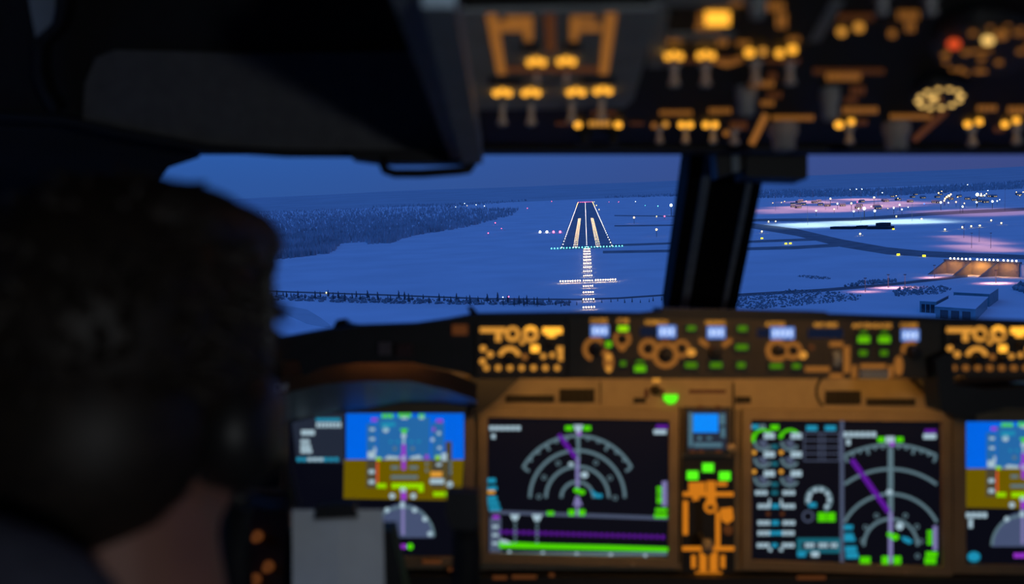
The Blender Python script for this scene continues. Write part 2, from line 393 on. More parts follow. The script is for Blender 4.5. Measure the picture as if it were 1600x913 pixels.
# -- yellow signs and small lamps of the taxiways
sg = MB(); sg.box((-.95, -.15, .3), (.95, .15, 1.4), 1); sg.box((-.9, -.06, 0), (-.7, .06, .3), 0); sg.box((.7, -.06, 0), (.9, .06, .3), 0)
sgm = sg.mesh('taxiway_sign', ['post_grey', 'sign_yellow'])
for (x, y, w_) in [(1190.5, 374, 'beside the window post'), (1228, 382.5, 'left one of the pair on the near taxiway'), (1235, 382, 'right one of the pair on the near taxiway'),
                   (1403.6, 400, 'near the dark road, left of its twin'), (1443.8, 402, 'near the dark road, right of its twin'), (1396, 359.5, 'at the right end of the sheds')]:
    out_obj('taxiway_sign', sgm, G(x, y), 'small glowing yellow taxiway sign '+w_, 'sign')
ly = lamp_mesh('taxiway_lamp', .7, 1.2, 'lamp_yellow')
for i, (x, y) in enumerate(sorted([(1201, 348.5), (1212, 348.2), (1190.5, 364.5), (1344, 368.5), (1400.5, 340.5), (1440, 344.5), (1476.6, 361.5), (1503.6, 358), (1517.5, 356.5), (1531, 355.3), (1548.8, 347), (1564.5, 351.5), (1456, 315.5), (928.5, 316.5), (932, 322), (936, 328.8), (1026, 340), (510, 459.5)])):
    s_ = .45 if y > 450 else 1.0; o = out_obj('taxiway_lamp', ly, G(x, y), 'tiny yellow lamp standing in the snow of the airfield, %s from the left' % nth(i+1), 'lamp', 'scattered yellow airfield lamps'); o.scale = (s_,)*3
def lampset(name, m, pts, label, group, r=1.0, hgt=7):
    mm = lamp_mesh(name, 1.0, hgt/r if False else hgt, m)
    for i, p_ in enumerate(sorted(pts)):
        x, y = p_[:2]; k = p_[2] if len(p_) > 2 else 1.0
        g = G(x, y); d = g.length
        me = mm
        o = out_obj(name, me, G(x, y+hgt/d*F), label+', %s from the left' % nth(i+1) if len(pts) > 1 else label, 'lamp', group); s_ = r*k; o.scale = (s_, s_, 1) if False else (s_, s_, s_)
        o.location = G(x, y+hgt*s_/d*F)
def Z4(l): return [(1180+a[0]/3.81, 270+a[1]/3.81)+tuple(a[2:]) for a in l]
lampset('street_lamp', 'lamp_cool', Z4([(565, 102, .6), (603, 102), (635, 102), (757, 124, .9), (490, 192, 1.1), (615, 220, .8), (650, 232, 1.6), (587, 238, .9), (712, 240, 1.2), (825, 218), (860, 200), (873, 225, .8), (910, 210, .6), (363, 233, .9), (690, 205, .6),
        (1264, 75, .9), (1322, 155, 2.1), (1345, 146, 1.3), (1365, 145, 1.2), (1318, 185), (1412, 183, 1.2), (1440, 175, .8), (1385, 110, .7), (1105, 190, 1.3), (1235, 212), (1150, 185, .8), (1455, 165, .6)]) + [(1049, 325.5, 2.0), (1006, 301, 1.2), (993, 316, .8), (726, 318.7, .9), (744, 321, .9), (757, 323, .9), (712, 324, .7), (786, 465, .2)],
        'cool white street lamp in the distance beyond the snowfield', 'cool white lamps in the distance', 1.05)
lampset('street_lamp', 'lamp_sodium', Z4([(448, 165, 1.4), (708, 158, 1.4), (303, 172, .6), (105, 183, .6), (157, 180, .6), (175, 173, .6), (470, 222, .7), (573, 192, 1.2), (1092, 128, 1.1), (1110, 115, .8), (1130, 165, 1.2), (1140, 155, 1.3), (1155, 150, 1.4), (1165, 138, 1.2), (1150, 142), (1125, 175), (1196, 182, .9), (1245, 188, .7), (1205, 150, .7), (1376, 130, .8), (1345, 130, .8), (1555, 120, .7), (1595, 120, .7), (1575, 140, .5), (840, 140, .6), (850, 155, .6), (790, 215, .4), (755, 200, .4)]) + [(991, 342, 1.0), (1026, 361, .9), (730, 322, .7)],
        'warm orange street lamp in the distant town beyond the snowfield', 'warm orange lamps in the distance', 1.05)
lampset('obstacle_lamp', 'lamp_red', Z4([(608, 178, .8)]) + [(774, 349, .6), (783.7, 357.7, .4), (763, 365, .5), (824, 326, .7), (862, 315, .8), (966.7, 316, .7), (951.6, 316, .6), (1038.5, 339, .8), (795, 464.5, .28)],
        'tiny red warning lamp standing out in the snowfield', 'red warning lamps', 1.1, 4)
lampset('taxiway_marker', 'lamp_green', [(1028, 322.5, 1.0), (1008, 321.6, .5)], 'tiny green lamp beside the far end of the runway', 'green taxiway lamps', .8, 2)
lampset('marker_lamp', 'lamp_blue', Z4([(1006, 188, 1.3)]), 'single blue lamp at the edge of the distant town', None, .8, 2)

# -- apron floodlight and pink street light falling on snow
def mast(px, py, hgt, label, cat, group, m='lamp_cool'):
    g = G(px, py); t_ = out_thing('flood_mast', g, label, cat, group)
    part('pole', MB().lathe(g, (0, 0, 1), [(.18, 0), (.10, hgt)], 8), 'post_grey', t_)
    part('lamp_head', MB().box(g+Vector((-.6, -.3, hgt)), g+Vector((.6, .3, hgt+.35))), 'post_grey', t_)
    return g
RX = [1262, 1345, 1425]
def rank(x): return sorted(RX).index(x)+1
for x, y in [(1262, 352), (1345, 348), (1425, 346)]:
    g = mast(x, y, 22, 'tall thin floodlight mast over the white lit apron, %s from the left' % nth(rank(x)), 'mast', 'apron floodlight masts')
    light('apron_flood', 'AREA', g+Vector((0, 0, 21.5)), g+Vector((0, 0, 0)), 24000, (.72, 1.0, .98), 50, 110, 140, cockpit=False)
TF = [(1212, 330, 30000), (1250, 325, 46000), (1290, 328, 46000), (1330, 324, 46000), (1372, 321, 46000), (1408, 317, 40000), (1270, 316, 60000), (1345, 312, 60000), (1500, 333, 22000), (1570, 330, 22000)]; RX = [q[0] for q in TF]
for x, y, e in TF:
    g = mast(x, y, 26, 'slim lamp post over the pink lit snow before the town, %s from the left' % nth(rank(x)), 'mast', 'lamp posts before the town')
    light('town_flood', 'AREA', g+Vector((0, 0, 25.5)), g, e*.72, (1.0, .42, .36), 50, 220, 150, cockpit=False)
RX = [q[0] for q in [(1506, 372, 3500), (1530, 378, 4500), (1548, 388, 4500), (1518, 388, 3500)]]
for i, (x, y, e) in enumerate([(1506, 372, 3500), (1530, 378, 4500), (1548, 388, 4500), (1518, 388, 3500)]):
    g = mast(x, y, 10, 'short lamp post over the curved pink lit track, %s from the left' % nth(rank(x)), 'mast', 'lamp posts along the curved track')
    light('track_flood', 'AREA', g+Vector((0, 0, 9.5)), g, e*.7, (1.0, .42, .36), 18, 70, 140, cockpit=False)
RX = [q[0] for q in [(1388, 450, 700), (1414, 450, 500), (1352, 456, 350), (1460, 434, 700), (1556, 443, 1300)]]
for i, (x, y, e) in enumerate([(1388, 450, 700), (1414, 450, 500), (1352, 456, 350), (1460, 434, 700), (1556, 443, 1300)]):
    g = mast(x, y, 6, 'short lamp post beside the near road, %s from the left' % nth(rank(x)), 'mast', 'lamp posts beside the near road')
    light('road_flood', 'AREA', g+Vector((0, 0, 5.8)), g, e, (1.0, .40, .36), 8, 4, 120, cockpit=False)

# -- buildings
def prism_w(mb, pts, z0, z1): return mb.loops([Vector((p.x, p.y, z0)) for p in pts], [Vector((p.x, p.y, z1)) for p in pts])
def hangar(label, roof_px, z):
    pts = [G(x, y, z) for x, y in roof_px]; c = sum(pts, Vector())/4; c.z = 0
    t_ = out_thing('hangar', c, label, 'building'); part('wall', prism_w(MB(), pts, 0, z-.25), 'wall_teal', t_)
    big = [Vector((c.x+(p.x-c.x)*1.03, c.y+(p.y-c.y)*1.02, z)) for p in pts]
    part('roof', prism_w(MB(), big, z-.25, z), 'snow', t_)
    a, b = pts[0], pts[3]
    for k in range(3):
        u0, u1 = .12+.28*k, .32+.28*k; q0, q1 = a.lerp(b, u0), a.lerp(b, u1); nrm = Vector((b.y-a.y, a.x-b.x, 0)).normalized(); 
        if nrm.y > 0: nrm = -nrm
        part('door', MB().loops([Vector((q0.x, q0.y, .1)), Vector((q1.x, q1.y, .1)), Vector((q1.x, q1.y, z*.7)), Vector((q0.x, q0.y, z*.7))], [Vector((q0.x, q0.y, .1))+nrm*.12, Vector((q1.x, q1.y, .1))+nrm*.12, Vector((q1.x, q1.y, z*.7))+nrm*.12, Vector((q0.x, q0.y, z*.7))+nrm*.12]), 'dark_building', t_)
hangar('largest snow roofed hangar nearest the window sill at the right', [(1462, 478), (1492, 461.5), (1543, 464), (1524, 482)], 4.6)
hangar('snow roofed hangar standing behind the largest one', [(1490, 456), (1508, 447), (1560, 449.5), (1546, 459)], 5.2)
hangar('small low snow roofed hangar left of the largest one', [(1437, 469.5), (1458, 460.5), (1482, 461.5), (1463, 471)], 4.6)
def shed(x0, x1, yb, ht, dep, label, steps=None):
    a, b = G(x0, yb), G(x1, yb); n = Vector((-(b.y-a.y), b.x-a.x, 0)).normalized()*dep; c = (a+b)/2
    t_ = out_thing('shed', c, label, 'building'); part('wall', prism_w(MB(), [a, b, b+n, a+n], 0, ht), 'dark_building', t_)
    part('roof', prism_w(MB(), [a-n*.05, b-n*.05, b+n*1.05, a+n*1.05], ht, ht+.25), 'foliage_frost', t_)
    for u0, u1, h2 in steps or []: part('upper_storey', prism_w(MB(), [a.lerp(b, u0), a.lerp(b, u1), a.lerp(b, u1)+n, a.lerp(b, u0)+n], ht+.25, h2), 'dark_building', t_)
shed(1297, 1333, 358.5, 2.2, 8, 'long low dark shed at the left edge of the lit apron')
shed(1338, 1350.5, 358, 2.8, 8, 'small dark hut between the two sheds on the lit apron')
shed(1354, 1390, 358.5, 2.4, 10, 'dark shed with a taller middle on the lit apron', [(.4, .86, 6.0)])
hm = MB().box((-6, -4, 0), (6, 4, 4.5), 0); hm.loops([(-6.4, -4.4, 4.5), (6.4, -4.4, 4.5), (6.4, 4.4, 4.5), (-6.4, 4.4, 4.5)], [(-6.4, -.1, 7.2), (6.4, -.1, 7.2), (6.4, .1, 7.2), (-6.4, .1, 7.2)], 1)
for q in (-3.5, .5, 3.2): hm.box((q, -4.08, 1.4), (q+1.1, -4.0, 2.8), 2)
hme = hm.mesh('house', ['house_wall', 'forest_haze', 'window_warm'])
spots = []
while len(spots) < 44:
    x = random.uniform(1225, 1600); y = random.uniform(304, 318) if x > 1380 else random.uniform(314, 329); g = G(x, y)
    if all((g-q[1]).length > 18 for q in spots): spots.append((x, g))
for i, (x, g) in enumerate(sorted(spots, key=lambda q: q[0])):
    o = out_obj('house', hme, g, 'tiny house with lit windows in the distant town, %s from the left' % nth(i+1), 'house', 'houses of the distant town', rz=random.uniform(-.5, .5)); o.scale = (.75, .75, .7)

# -- underpass portal with lamps
A0, B0 = G(1478, 427.5), G(1592, 433.5); ux = (B0-A0).normalized(); nb = Vector((-ux.y, ux.x, 0)); L_ = (B0-A0).length; hw = 6.6
pt = out_thing('underpass_portal', A0.lerp(B0, .5), 'concrete underpass portal with three orange lit bays under the dark road', 'bridge')
part('back_wall', prism_w(MB(), [A0, B0, B0+nb*.8, A0+nb*.8], 0, hw), 'concrete', pt)
part('parapet', prism_w(MB(), [A0-nb*.5-ux, B0-nb*.5+ux, B0+nb*.9+ux, A0+nb*.9-ux], hw, hw+.8), 'concrete', pt)
emb = MB(); e0, e1 = A0-ux*6, B0+ux*40
emb.loops([e0+nb*.9, e1+nb*.9, e1+nb*60, e0+nb*60], [e0+nb*.9+Vector((0, 0, hw))+ux*5, e1+nb*.9+Vector((0, 0, hw)), e1+nb*24+Vector((0, 0, hw)), e0+nb*24+Vector((0, 0, hw))+ux*5])
out_single('trim_10', emb, 'snow', kind='structure')
for u in (-.02, .34, .70):
    q = A0+ux*(L_*u); fm = MB(); a = [q, q-nb*9-ux*4, q+Vector((0, 0, hw))]; fm.loops(a, [v+ux*1.0 for v in a]); part('fin_wall', fm, 'concrete', pt)
lm = lamp_mesh('portal_lamp', .42, .35, 'lamp_portal')
for k in range(16):
    pl_ = nth(k+1)
    u = .07+.90*(k+(.8 if k > 5 else 0)+(.4 if k > 11 else 0))/16.2
    out_obj('portal_lamp', lm, A0+ux*(L_*u)-nb*.3+Vector((0, 0, hw+.8)), 'bright white lamp along the top of the underpass, %s from the left' % pl_, 'lamp', 'lamps along the underpass top')
for u, e in ((.14, 700), (.5, 1500), (.86, 700)):
    q = A0+ux*(L_*u)-nb*3.0+Vector((0, 0, hw-.6)); light('underpass_lamp', 'AREA', q, q+nb*2.2-Vector((0, 0, 4)), e*.75, (1.0, .40, .05), 7, 1.0, cockpit=False)

# -- trees
def tree_mesh(name, seed, h=5.0):
    rd = random.Random(seed); mb = MB(); mb.lathe((0, 0, 0), (0, 0, 1), [(.16, 0), (.05, h*.95)], 6, 0)
    for k in range(5):
        z = h*(.18+.16*k); r = h*.20*(1-.17*k)*rd.uniform(.8, 1.2); n = 9; vs = [(rd.uniform(-.1, .1), rd.uniform(-.1, .1), z+h*.24)]
        for i in range(n): q = 2*math.pi*i/n; rr = r*rd.uniform(.65, 1.25); vs.append((rr*math.cos(q), rr*math.sin(q), z+rd.uniform(-.25, .1)))
        mb.add(vs, [[0, i+1, (i+1) % n+1] for i in range(n)]+[[n-i for i in range(n)]], mi=1)
    return mb.mesh(name, ['trunk', 'foliage_frost'])
TM = [tree_mesh('fir_tree', s) for s in range(4)]
FIRS = []
for i in range(98):
    x = 236+i*8.2+random.uniform(-3, 3); y = 466+ (x-445)*.029 + random.uniform(-3.5, 3.0)
    if x > 905: y = 474-(x-905)*.02+random.uniform(-2, 2)
    if any((G(x, y)-q).length < 3.2 for q in FIRS): continue
    s_ = random.uniform(.45, 1.0) if x < 860 else random.uniform(.25, .5)
    o = out_obj('fir_tree', random.choice(TM), G(x, y), 'small frosted fir along the near road before the runway, %s from the left' % nth(len(FIRS)+1), 'tree', 'row of firs along the near road', rz=random.uniform(0, 6)); o.scale = (s_,)*3; FIRS.append(o.location.copy())
def scatter(name, poly, n, hmin, hmax, mats, label, cat, shrub=False):
    xs = [p[0] for p in poly]; ys = [p[1] for p in poly]; mb = MB(); k = 0
    def inside(x, y):
        c = False
        for (a, b), (d, e) in zip(poly, poly[1:]+poly[:1]):
            if (b > y) != (e > y) and x < (d-a)*(y-b)/(e-b)+a: c = not c
        return c
    while k < n:
        x, y = random.uniform(min(xs), max(xs)), random.uniform(min(ys), max(ys))
        if not inside(x, y): continue
        g = G(x, y); h = random.uniform(hmin, hmax)
        if 'undergrowth' in label and any((g-q).length < 2.4 for q in FIRS): continue
        r = h*(random.uniform(.5, .8) if shrub else random.uniform(.18, .28)); m = 5; q0 = random.uniform(0, 6)
        if shrub:
            vs = [g+Vector((0, 0, h))]+[g+Vector((r*math.cos(q0+2*math.pi*i/m), r*math.sin(q0+2*math.pi*i/m), h*.45)) for i in range(m)]+[g+Vector((.6*r*math.cos(q0+2*math.pi*i/m), .6*r*math.sin(q0+2*math.pi*i/m), 0)) for i in range(m)]
            mb.add(vs, [[0, i+1, (i+1) % m+1] for i in range(m)]+[[i+1, m+i+1, m+(i+1) % m+1, (i+1) % m+1] for i in range(m)])
        else:
            vs = [g+Vector((0, 0, h))]+[g+Vector((r*math.cos(q0+2*math.pi*i/m), r*math.sin(q0+2*math.pi*i/m), 0)) for i in range(m)]
            mb.add(vs, [[0, i+1, (i+1) % m+1] for i in range(m)])
        k += 1
    return out_single(name, mb, mats, label, cat, kind='stuff')
scatter('forest', [(-500, 450), (300, 412), (444, 405), (519, 396), (532, 381), (572, 378), (575, 382), (608, 381), (644, 369), (726, 356), (800, 337), (812, 327), (700, 325), (430, 328), (300, 332), (-500, 360)], 40000, 4, 8, 'forest_haze', 'dark hazy forest spreading over the plain left of the runway', 'forest')
def hills(name, x0, x1, h, seed):
    rd = random.Random(seed); n = 60; mb = MB(); ph = [rd.uniform(0, 6) for _ in range(4)]; rows = []
    for Y, k in ((3600, 0), (4300, .25), (5600, .55), (7600, .9), (9500, 1.0), (12000, .6)):
        row = []
        for i in range(n+1):
            x = (x0+(x1-x0)*i/n)*Y/9500; u = i/n*6; z = h*k*(.86+.10*math.sin(u*2+ph[0])+.05*math.sin(u*5+ph[1])+.03*math.sin(u*11+ph[2]+Y))
            row.append(Vector((x, Y, z if k else -.5)))
        rows.append(row)
    for a, b in zip(rows, rows[1:]): mb.strip(a, b)
    out_single(name, mb, 'hill_haze', kind='structure')
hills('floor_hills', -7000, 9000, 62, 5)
scatter('far_forest', [(945, 310), (1060, 307), (1180, 310), (1400, 306), (1600, 295), (1750, 289), (1750, 279), (1600, 284), (1400, 295), (1060, 301), (945, 304)], 5000, 5, 10, 'forest_haze', 'dark band of far forest behind the distant town', 'forest')
scatter('far_forest', [(-200, 350), (430, 326), (700, 324), (860, 312), (860, 307), (430, 322), (-200, 346)], 3000, 5, 10, 'forest_haze', 'thin dark band of far forest left of the runway end', 'forest')
scatter('scrub', [(220, 455), (425, 462), (600, 467), (890, 473), (890, 478), (600, 475), (425, 470), (220, 464)], 900, .4, 1.6, 'scrub_frost', 'low frosted undergrowth among the firs along the near road', 'scrub', True)
scatter('scrub', [(1135, 478), (1150, 464), (1200, 460), (1230, 453), (1300, 456), (1345, 462), (1340, 470), (1290, 474), (1230, 480), (1180, 484)], 800, .3, .9, 'scrub_frost', 'dark scrub on the snow right of the window post', 'scrub', True)
scatter('scrub', [(1318, 449), (1330, 443), (1350, 440), (1400, 437), (1400, 441), (1340, 447)], 88, .5, 1.4, 'scrub_frost', 'thin line of dark bushes along the near road', 'scrub', True)
scatter('scrub', [(1395, 456), (1410, 449), (1470, 448), (1490, 452), (1470, 460), (1430, 462), (1400, 464)], 200, .4, 1.2, 'scrub_frost', 'dark bushes growing behind the small hangar', 'scrub', True)
scatter('scrub', [(1584, 452), (1606, 444), (1660, 446), (1660, 470), (1606, 462)], 165, 1, 3, 'scrub_frost', 'dark bushes at the right of the underpass', 'scrub', True)
scatter('scrub', [(1243, 432), (1260, 430.5), (1290, 433), (1300, 437), (1270, 436)], 121, .3, .7, 'scrub_frost', 'narrow dark patch of low scrub alone in the snowfield', 'scrub', True)

# ================================================================== COCKPIT: shell
SM = Surf((0, 1.66, 0), (0, -1, 0))                     # main panel
SG = Surf((0, 1.40, 0), (0, -1, 0))                     # glareshield face
_od = Vector((.03, 1, -.062)); _on = _od.cross(Vector((1, 0, 0))); _on = _on if _on.z < 0 else -_on
SO = Surf(P(900, 225, 1.2), _on)                        # overhead panel, seen from below
SW = Surf(P(800, 480, 2.0), (0, -.4386, -.8987))        # windscreen
b = MB().box((-1.30, -1.2, -1.2), (1.95, 2.1, -1.15)); struct('floor_cockpit', b, 'dark_liner').name = 'floor'
b = MB().box((-1.30, -1.25, -1.2), (1.95, -1.2, .75)); struct('wall_back', b, 'liner')
for s_, x0, x1 in (('left', -1.30, -1.25), ('right', 1.90, 1.95)):
    b = MB().box((x0, -1.2, -1.2), (x1, 2.1, -.22)); b.box((x0, -1.2, .28), (x1, 2.1, .75)); b.box((x0, -1.2, -.22), (x1, .55, .28)); b.box((x0, 1.45, -.22), (x1, 2.1, .28))
    struct('wall_'+s_, b, 'liner')
    b = MB().box((x0+.02, .55, -.22), (x0+.03, 1.45, .28)); struct('window_3' if s_ == 'left' else 'window_4', b, 'window_glass')
b = MB().box((-1.30, -1.25, .70), (1.95, 1.6, .75)); struct('ceiling', b, 'dark_liner')
b = MB().box((-1.30, 2.06, -1.2), (1.95, 2.1, -.20)); struct('wall_front', b, 'dark_liner')
# windscreen panes, post and header
b = MB().prism(SW, [(-420, 180), (1110, 180), (1062, 520), (-420, 640)], -.012, 0); struct('window_1', b, 'window_glass')
b = MB().prism(SW, [(1165, 180), (2300, 180), (2300, 600), (1110, 520)], -.012, 0); struct('window_2', b, 'window_glass')
b = MB().prism(SW, [(1083, 180), (1203, 180), (1141, 500), (1037, 500)], -.05, .03)
post = struct('trim_11', b, 'glareshield_cloth'); post['label'] = 'black centre post between the two windscreen panes'
for nm, x0, x1, w in (('groove_ridge', 1108, 1062, 13), ('groove_ridge', 1178, 1122, 9)):
    part(nm, MB().prism(SW, [(x0-w/2, 200), (x0+w/2, 200), (x1+w/2, 490), (x1-w/2, 490)], .03, .036), 'trim_grey', post)
b = MB().prism(SW, [(-420, 120), (-420, 190), (160, 204), (300, 228), (312, 246), (264, 262), (250, 280), (215, 330), (235, 640), (-420, 640)], -.07, 0); struct('trim_12', b, 'post_trim')
b = MB().prism(Surf((0, 1.50, 0), (0, -1, 0)), [(-700, 234), (2400, 232), (2400, -250), (-700, -250)], -.06, 0); struct('trim_13', b, 'dark_liner')
# ceiling liner with stowed visor, left
SV = Surf(P(450, 237, 1.28), (0, -1, -.25))
vis = thing('ceiling_liner', 'dark grey moulded ceiling panel above the left window', 'panel', P(400, 230, 1.28))
part('board', MB().prism(SV, [(128, 196), (200, 208), (330, 231), (450, 239), (712, 240), (700, 62), (640, 80), (400, 84), (180, 78), (150, 90), (132, 130)], -.02, .0), 'liner', vis)
part('lower_rim', MB().line(SV, [(-60, 178), (100, 186), (200, 207), (330, 231), (450, 239), (712, 240)], 11, -.015, .012), 'black_plastic', vis)
part('upper_recess', MB().prism(SV, [(-60, -90), (720, -90), (712, 240), (450, 236), (330, 228), (200, 204), (100, 184), (-60, 177)], -.06, -.021), 'dark_liner', vis)
part('side_frame', MB().line(SV, [(70, 60), (68, 110), (76, 140), (96, 172)], 14, -.01, .02).line(SV, [(70, 66), (100, 40), (120, -60)], 14, -.01, .02), 'black_plastic', vis)
part('corner_strip', MB().prism(SV, [(32, -80), (88, -80), (88, 50), (72, 75), (58, 60)], -.01, .004), 'trim_grey', vis)
# beam beside the overhead panel
bm_ = thing('ceiling_beam', 'sloping dark blue grey beam left of the overhead panel', 'beam', SO(700, 120))
part('web', MB().prism(SO, [(660, -60), (712, -60), (754, 216), (722, 216)], -.02, .03), 'trim_grey', bm_)
part('flange', MB().prism(SO, [(606, -60), (668, -60), (722, 226), (704, 226)], -.02, .018), 'trim_grey', bm_)
# grab handle
gh = thing('grab_handle', 'black looped grab handle hanging at the top of the left window', 'handle', P(665, 240, 1.24))
part('bracket', MB().prism(Surf((0, 1.24, 0), (0, -1, 0)), [(546, 236), (756, 234), (752, 248), (738, 256), (598, 256), (552, 250)], -.02, .008), 'black_plastic', gh)
part('loop', MB().tube([P(602, 244, 1.24), P(598, 256, 1.23), P(602, 266, 1.23), P(616, 271, 1.23), P(660, 271, 1.23), P(716, 267, 1.23), P(732, 265, 1.23), P(738, 256, 1.23), P(733, 244, 1.24)], .0058), 'black_plastic', gh)
# standby compass
cp = thing('standby_compass', 'black standby compass box hanging beside the centre post', 'compass', P(1213, 280, 1.36))
SC_ = Surf((0, 1.36, 0), (0, -1, 0))
part('housing', MB().prism(SC_, [(1166, 214), (1262, 214), (1262, 279), (1166, 276)], -.07, .0), 'black_plastic', cp)
part('bowl', MB().ball(P(1222, 214, 1.33), .020, 16, 10), 'knob_grey', cp)
part('bracket', MB().prism(SC_, [(1118, 220), (1170, 220), (1170, 262), (1124, 276)], -.05, -.01), 'black_plastic', cp)
part('lens', MB().prism(SC_, [(1145, 238), (1157, 238), (1157, 268), (1146, 268)], -.012, -.006), 'trim_grey', cp)

# ================================================================== overhead panel
ov = thing('overhead_panel', 'black overhead switch panel with rows of amber backlit legends', 'control panel', SO(1150, 230))
part('base_plate', MB().prism(SO, [(700, -90), (1780, -90), (1730, 236), (748, 236)], -.04, 0), 'overhead_black', ov)
part('front_edge', MB().prism(SO, [(748, 230), (1730, 230), (1728, 237), (750, 237)], 0, .004), 'black_plastic', ov)
mod = part('fuel_module', MB().prism(SO, [(706, 12), (1030, 6), (990, 150), (975, 163), (748, 166), (738, 150)], .0005, .004), 'overhead_grey', ov)
H0 = .0042
def oh(name, mb, m, par=None): return (part if 'switch' in name or 'knob' in name or name == 'gauge' else parts)(name, mb, m, par or ov)
fl = MB(); fl.prism(SO, [(760, 14), (776, 14), (791, 108), (777, 108)], H0, H0+.0006); fl.prism(SO, [(946, 12), (963, 12), (950, 108), (936, 108)], H0, H0+.0006)
oh('flow_line', fl, 'amber_dim', mod)
oh('flow_line', MB().prism(SO, [(778, 26), (826, 26), (828, 40), (780, 40)], H0, H0+.0006).rect(SO, 790, 17, 832, 24, H0, H0+.0006).rect(SO, 819, 24, 832, 55, H0, H0+.0006), 'amber_dim', mod)
oh('flow_line', MB().prism(SO, [(900, 30), (940, 30), (938, 40), (902, 40)], H0, H0+.0006).rect(SO, 892, 17, 930, 24, H0, H0+.0006).rect(SO, 891, 24, 903, 55, H0, H0+.0006), 'amber_dim', mod)
oh('flow_line', MB().prism(SO, [(851, 14), (866, 14), (868, 72), (854, 72)], H0, H0+.0006).prism(SO, [(785, 97), (938, 97), (938, 105), (785, 105)], H0, H0+.0006), 'amber_faint', mod)
def slot(x, y, w=34): oh('panel_slot', MB().crect(SO, x, y, w, 9, .004, .0062), 'black_plastic', mod)
for x, y, w in ((830, 64, 26), (896, 63, 26), (790, 118, 52), (935, 117, 52)): slot(x, y, w)
def pair(x, y, m='amber_hot', dx=9, par=None):
    oh('annunciator', MB().disc(SO, x-dx, y, 5.5, 2.6, .004, .007).disc(SO, x+dx, y, 5.5, 2.6, .004, .007).disc(SO, x, y-4, 3, 1.6, .004, .007), m, par)
def dot(x, y, m='amber_hot', r=4.2): oh('annunciator', MB().disc(SO, x, y, r, r*.5, .001, .004), m)
def bar(x0, x1, y, m='amber_dim', h=4):                # a backlit word: a row of letter-sized bars
    mb = MB(); n = max(2, int((x1-x0)/6.5)); w = (x1-x0)/n
    for i in range(n): mb.rect(SO, x0+w*(i+.14), y-h*.42, x0+w*(i+.86), y+h*.42, .0006, .0014)
    big, rest = pieces(mb, 9)
    o = part('legend', rest or mb, m, ov); o['kind'] = 'stuff'
def toggle(x, y, m='switch_metal', L=26, w=11):         # y = middle of the visible stem
    o = SO(x, y-L/2); k = o.length/F; n = _on
    mb = MB().lathe(o, n, [(w*.62*k, 0), (w*.62*k, 3*k), (w*.33*k, 4*k), (w*.30*k, (L-10)*k), (w*.50*k, (L-5)*k), (w*.52*k, (L-2)*k), (w*.30*k, L*k), (0, L*k)], 12)
    oh('toggle_switch', mb, m)
def knob(x, y, L=36, w=34, m='knob_grey'):
    o = SO(x, y-L/2); k = o.length/F
    kb = oh('rotary_knob', MB().lathe(o, _on, [(w*.5*k, 0), (w*.5*k, L*.35*k), (w*.40*k, L*.5*k), (w*.38*k, L*.95*k), (w*.30*k, L*k), (0, L*k)], 20), m)
for x, y in ((838, 88), (885, 87), (785, 137), (830, 137), (900, 136), (942, 134)): pair(x, y, par=mod)
bar(854, 882, 141, 'amber_dim', 10)
for x, y in ((838, 118), (885, 118)): toggle(x, y, L=24)
for x, y in ((785, 176), (830, 176), (893, 172), (940, 168)): toggle(x, y, L=40, w=16)
bar(868, 890, 192, 'amber_faint'); dot(903, 192, r=5.5); bar(919, 955, 192, 'amber', 8); dot(966, 192, r=5.5); bar(984, 1006, 192, 'amber_faint'); dot(1022, 193, 'amber_dim'); dot(1040, 191, 'amber')
bar(924, 962, 176, 'amber_faint', 6)
for x in (1065, 1078, 1103, 1117): dot(x, 192, r=5)
dot(1135, 205, 'amber_dim', 5); bar(1030, 1082, 175, 'amber_dim', 7); bar(1107, 1143, 172, 'amber_dim', 8); bar(1140, 1168, 195, 'amber_faint', 14)
for x in (1030, 1071, 1114): toggle(x, 211, L=26, w=12)
toggle(1147, 214, L=24, w=16); toggle(912, 218, 'knob_dark', 16, 22); toggle(958, 218, 'knob_dark', 16, 22)
for x, y in ((1053, 78), (1103, 77)): pair(x, y)
bar(1036, 1160, 92, 'amber_faint', 8); oh('legend', MB().line(SO, [(1112, 90), (1135, 98), (1160, 90)], 9, .0006, .0014), 'amber_dim'); bar(1120, 1138, 64, 'amber_dim', 12)
dot(1171, 78, r=7); dot(1192, 76, 'amber', 6); dot(1218, 79, 'amber_hot', 6); dot(1238, 73, 'amber_hot', 7); bar(1150, 1172, 66, 'amber_dim', 8); bar(1196, 1250, 93, 'amber_faint', 7); bar(1042, 1064, 62, 'amber_dim', 6); bar(1230, 1250, 60, 'amber_dim', 8)
for x, y in ((1053, 117), (1102, 117), (1180, 113), (1234, 114)): toggle(x, y, L=34, w=17)
oh('indicator_window', MB().rect(SO, 1102, 16, 1140, 34, .001, .003), 'amber_hot'); bar(1086, 1128, 41, 'amber_dim', 8); bar(1090, 1100, 28, 'amber_dim', 20)
oh('sub_panel', MB().prism(SO, [(1020, 0), (1046, 0), (1036, 104), (1012, 104)], .0002, .0012), 'overhead_grey')
oh('sub_panel', MB().prism(SO, [(1046, -10), (1170, -10), (1168, 8), (1046, 8)], .0002, .0012), 'overhead_grey')
oh('sub_panel', MB().prism(SO, [(1046, 50), (1150, 50), (1140, 62), (1044, 62)], .0002, .0012), 'overhead_grey')
oh('sub_panel', MB().prism(SO, [(1300, 0), (1318, 0), (1282, 62), (1262, 64)], .0002, .0012), 'overhead_grey')
knob(1182, 12, 30, 28); bar(1140, 1160, 3, 'amber_dim', 8); bar(1198, 1226, 8, 'amber_dim', 14); bar(1212, 1230, 30, 'amber_dim', 26)
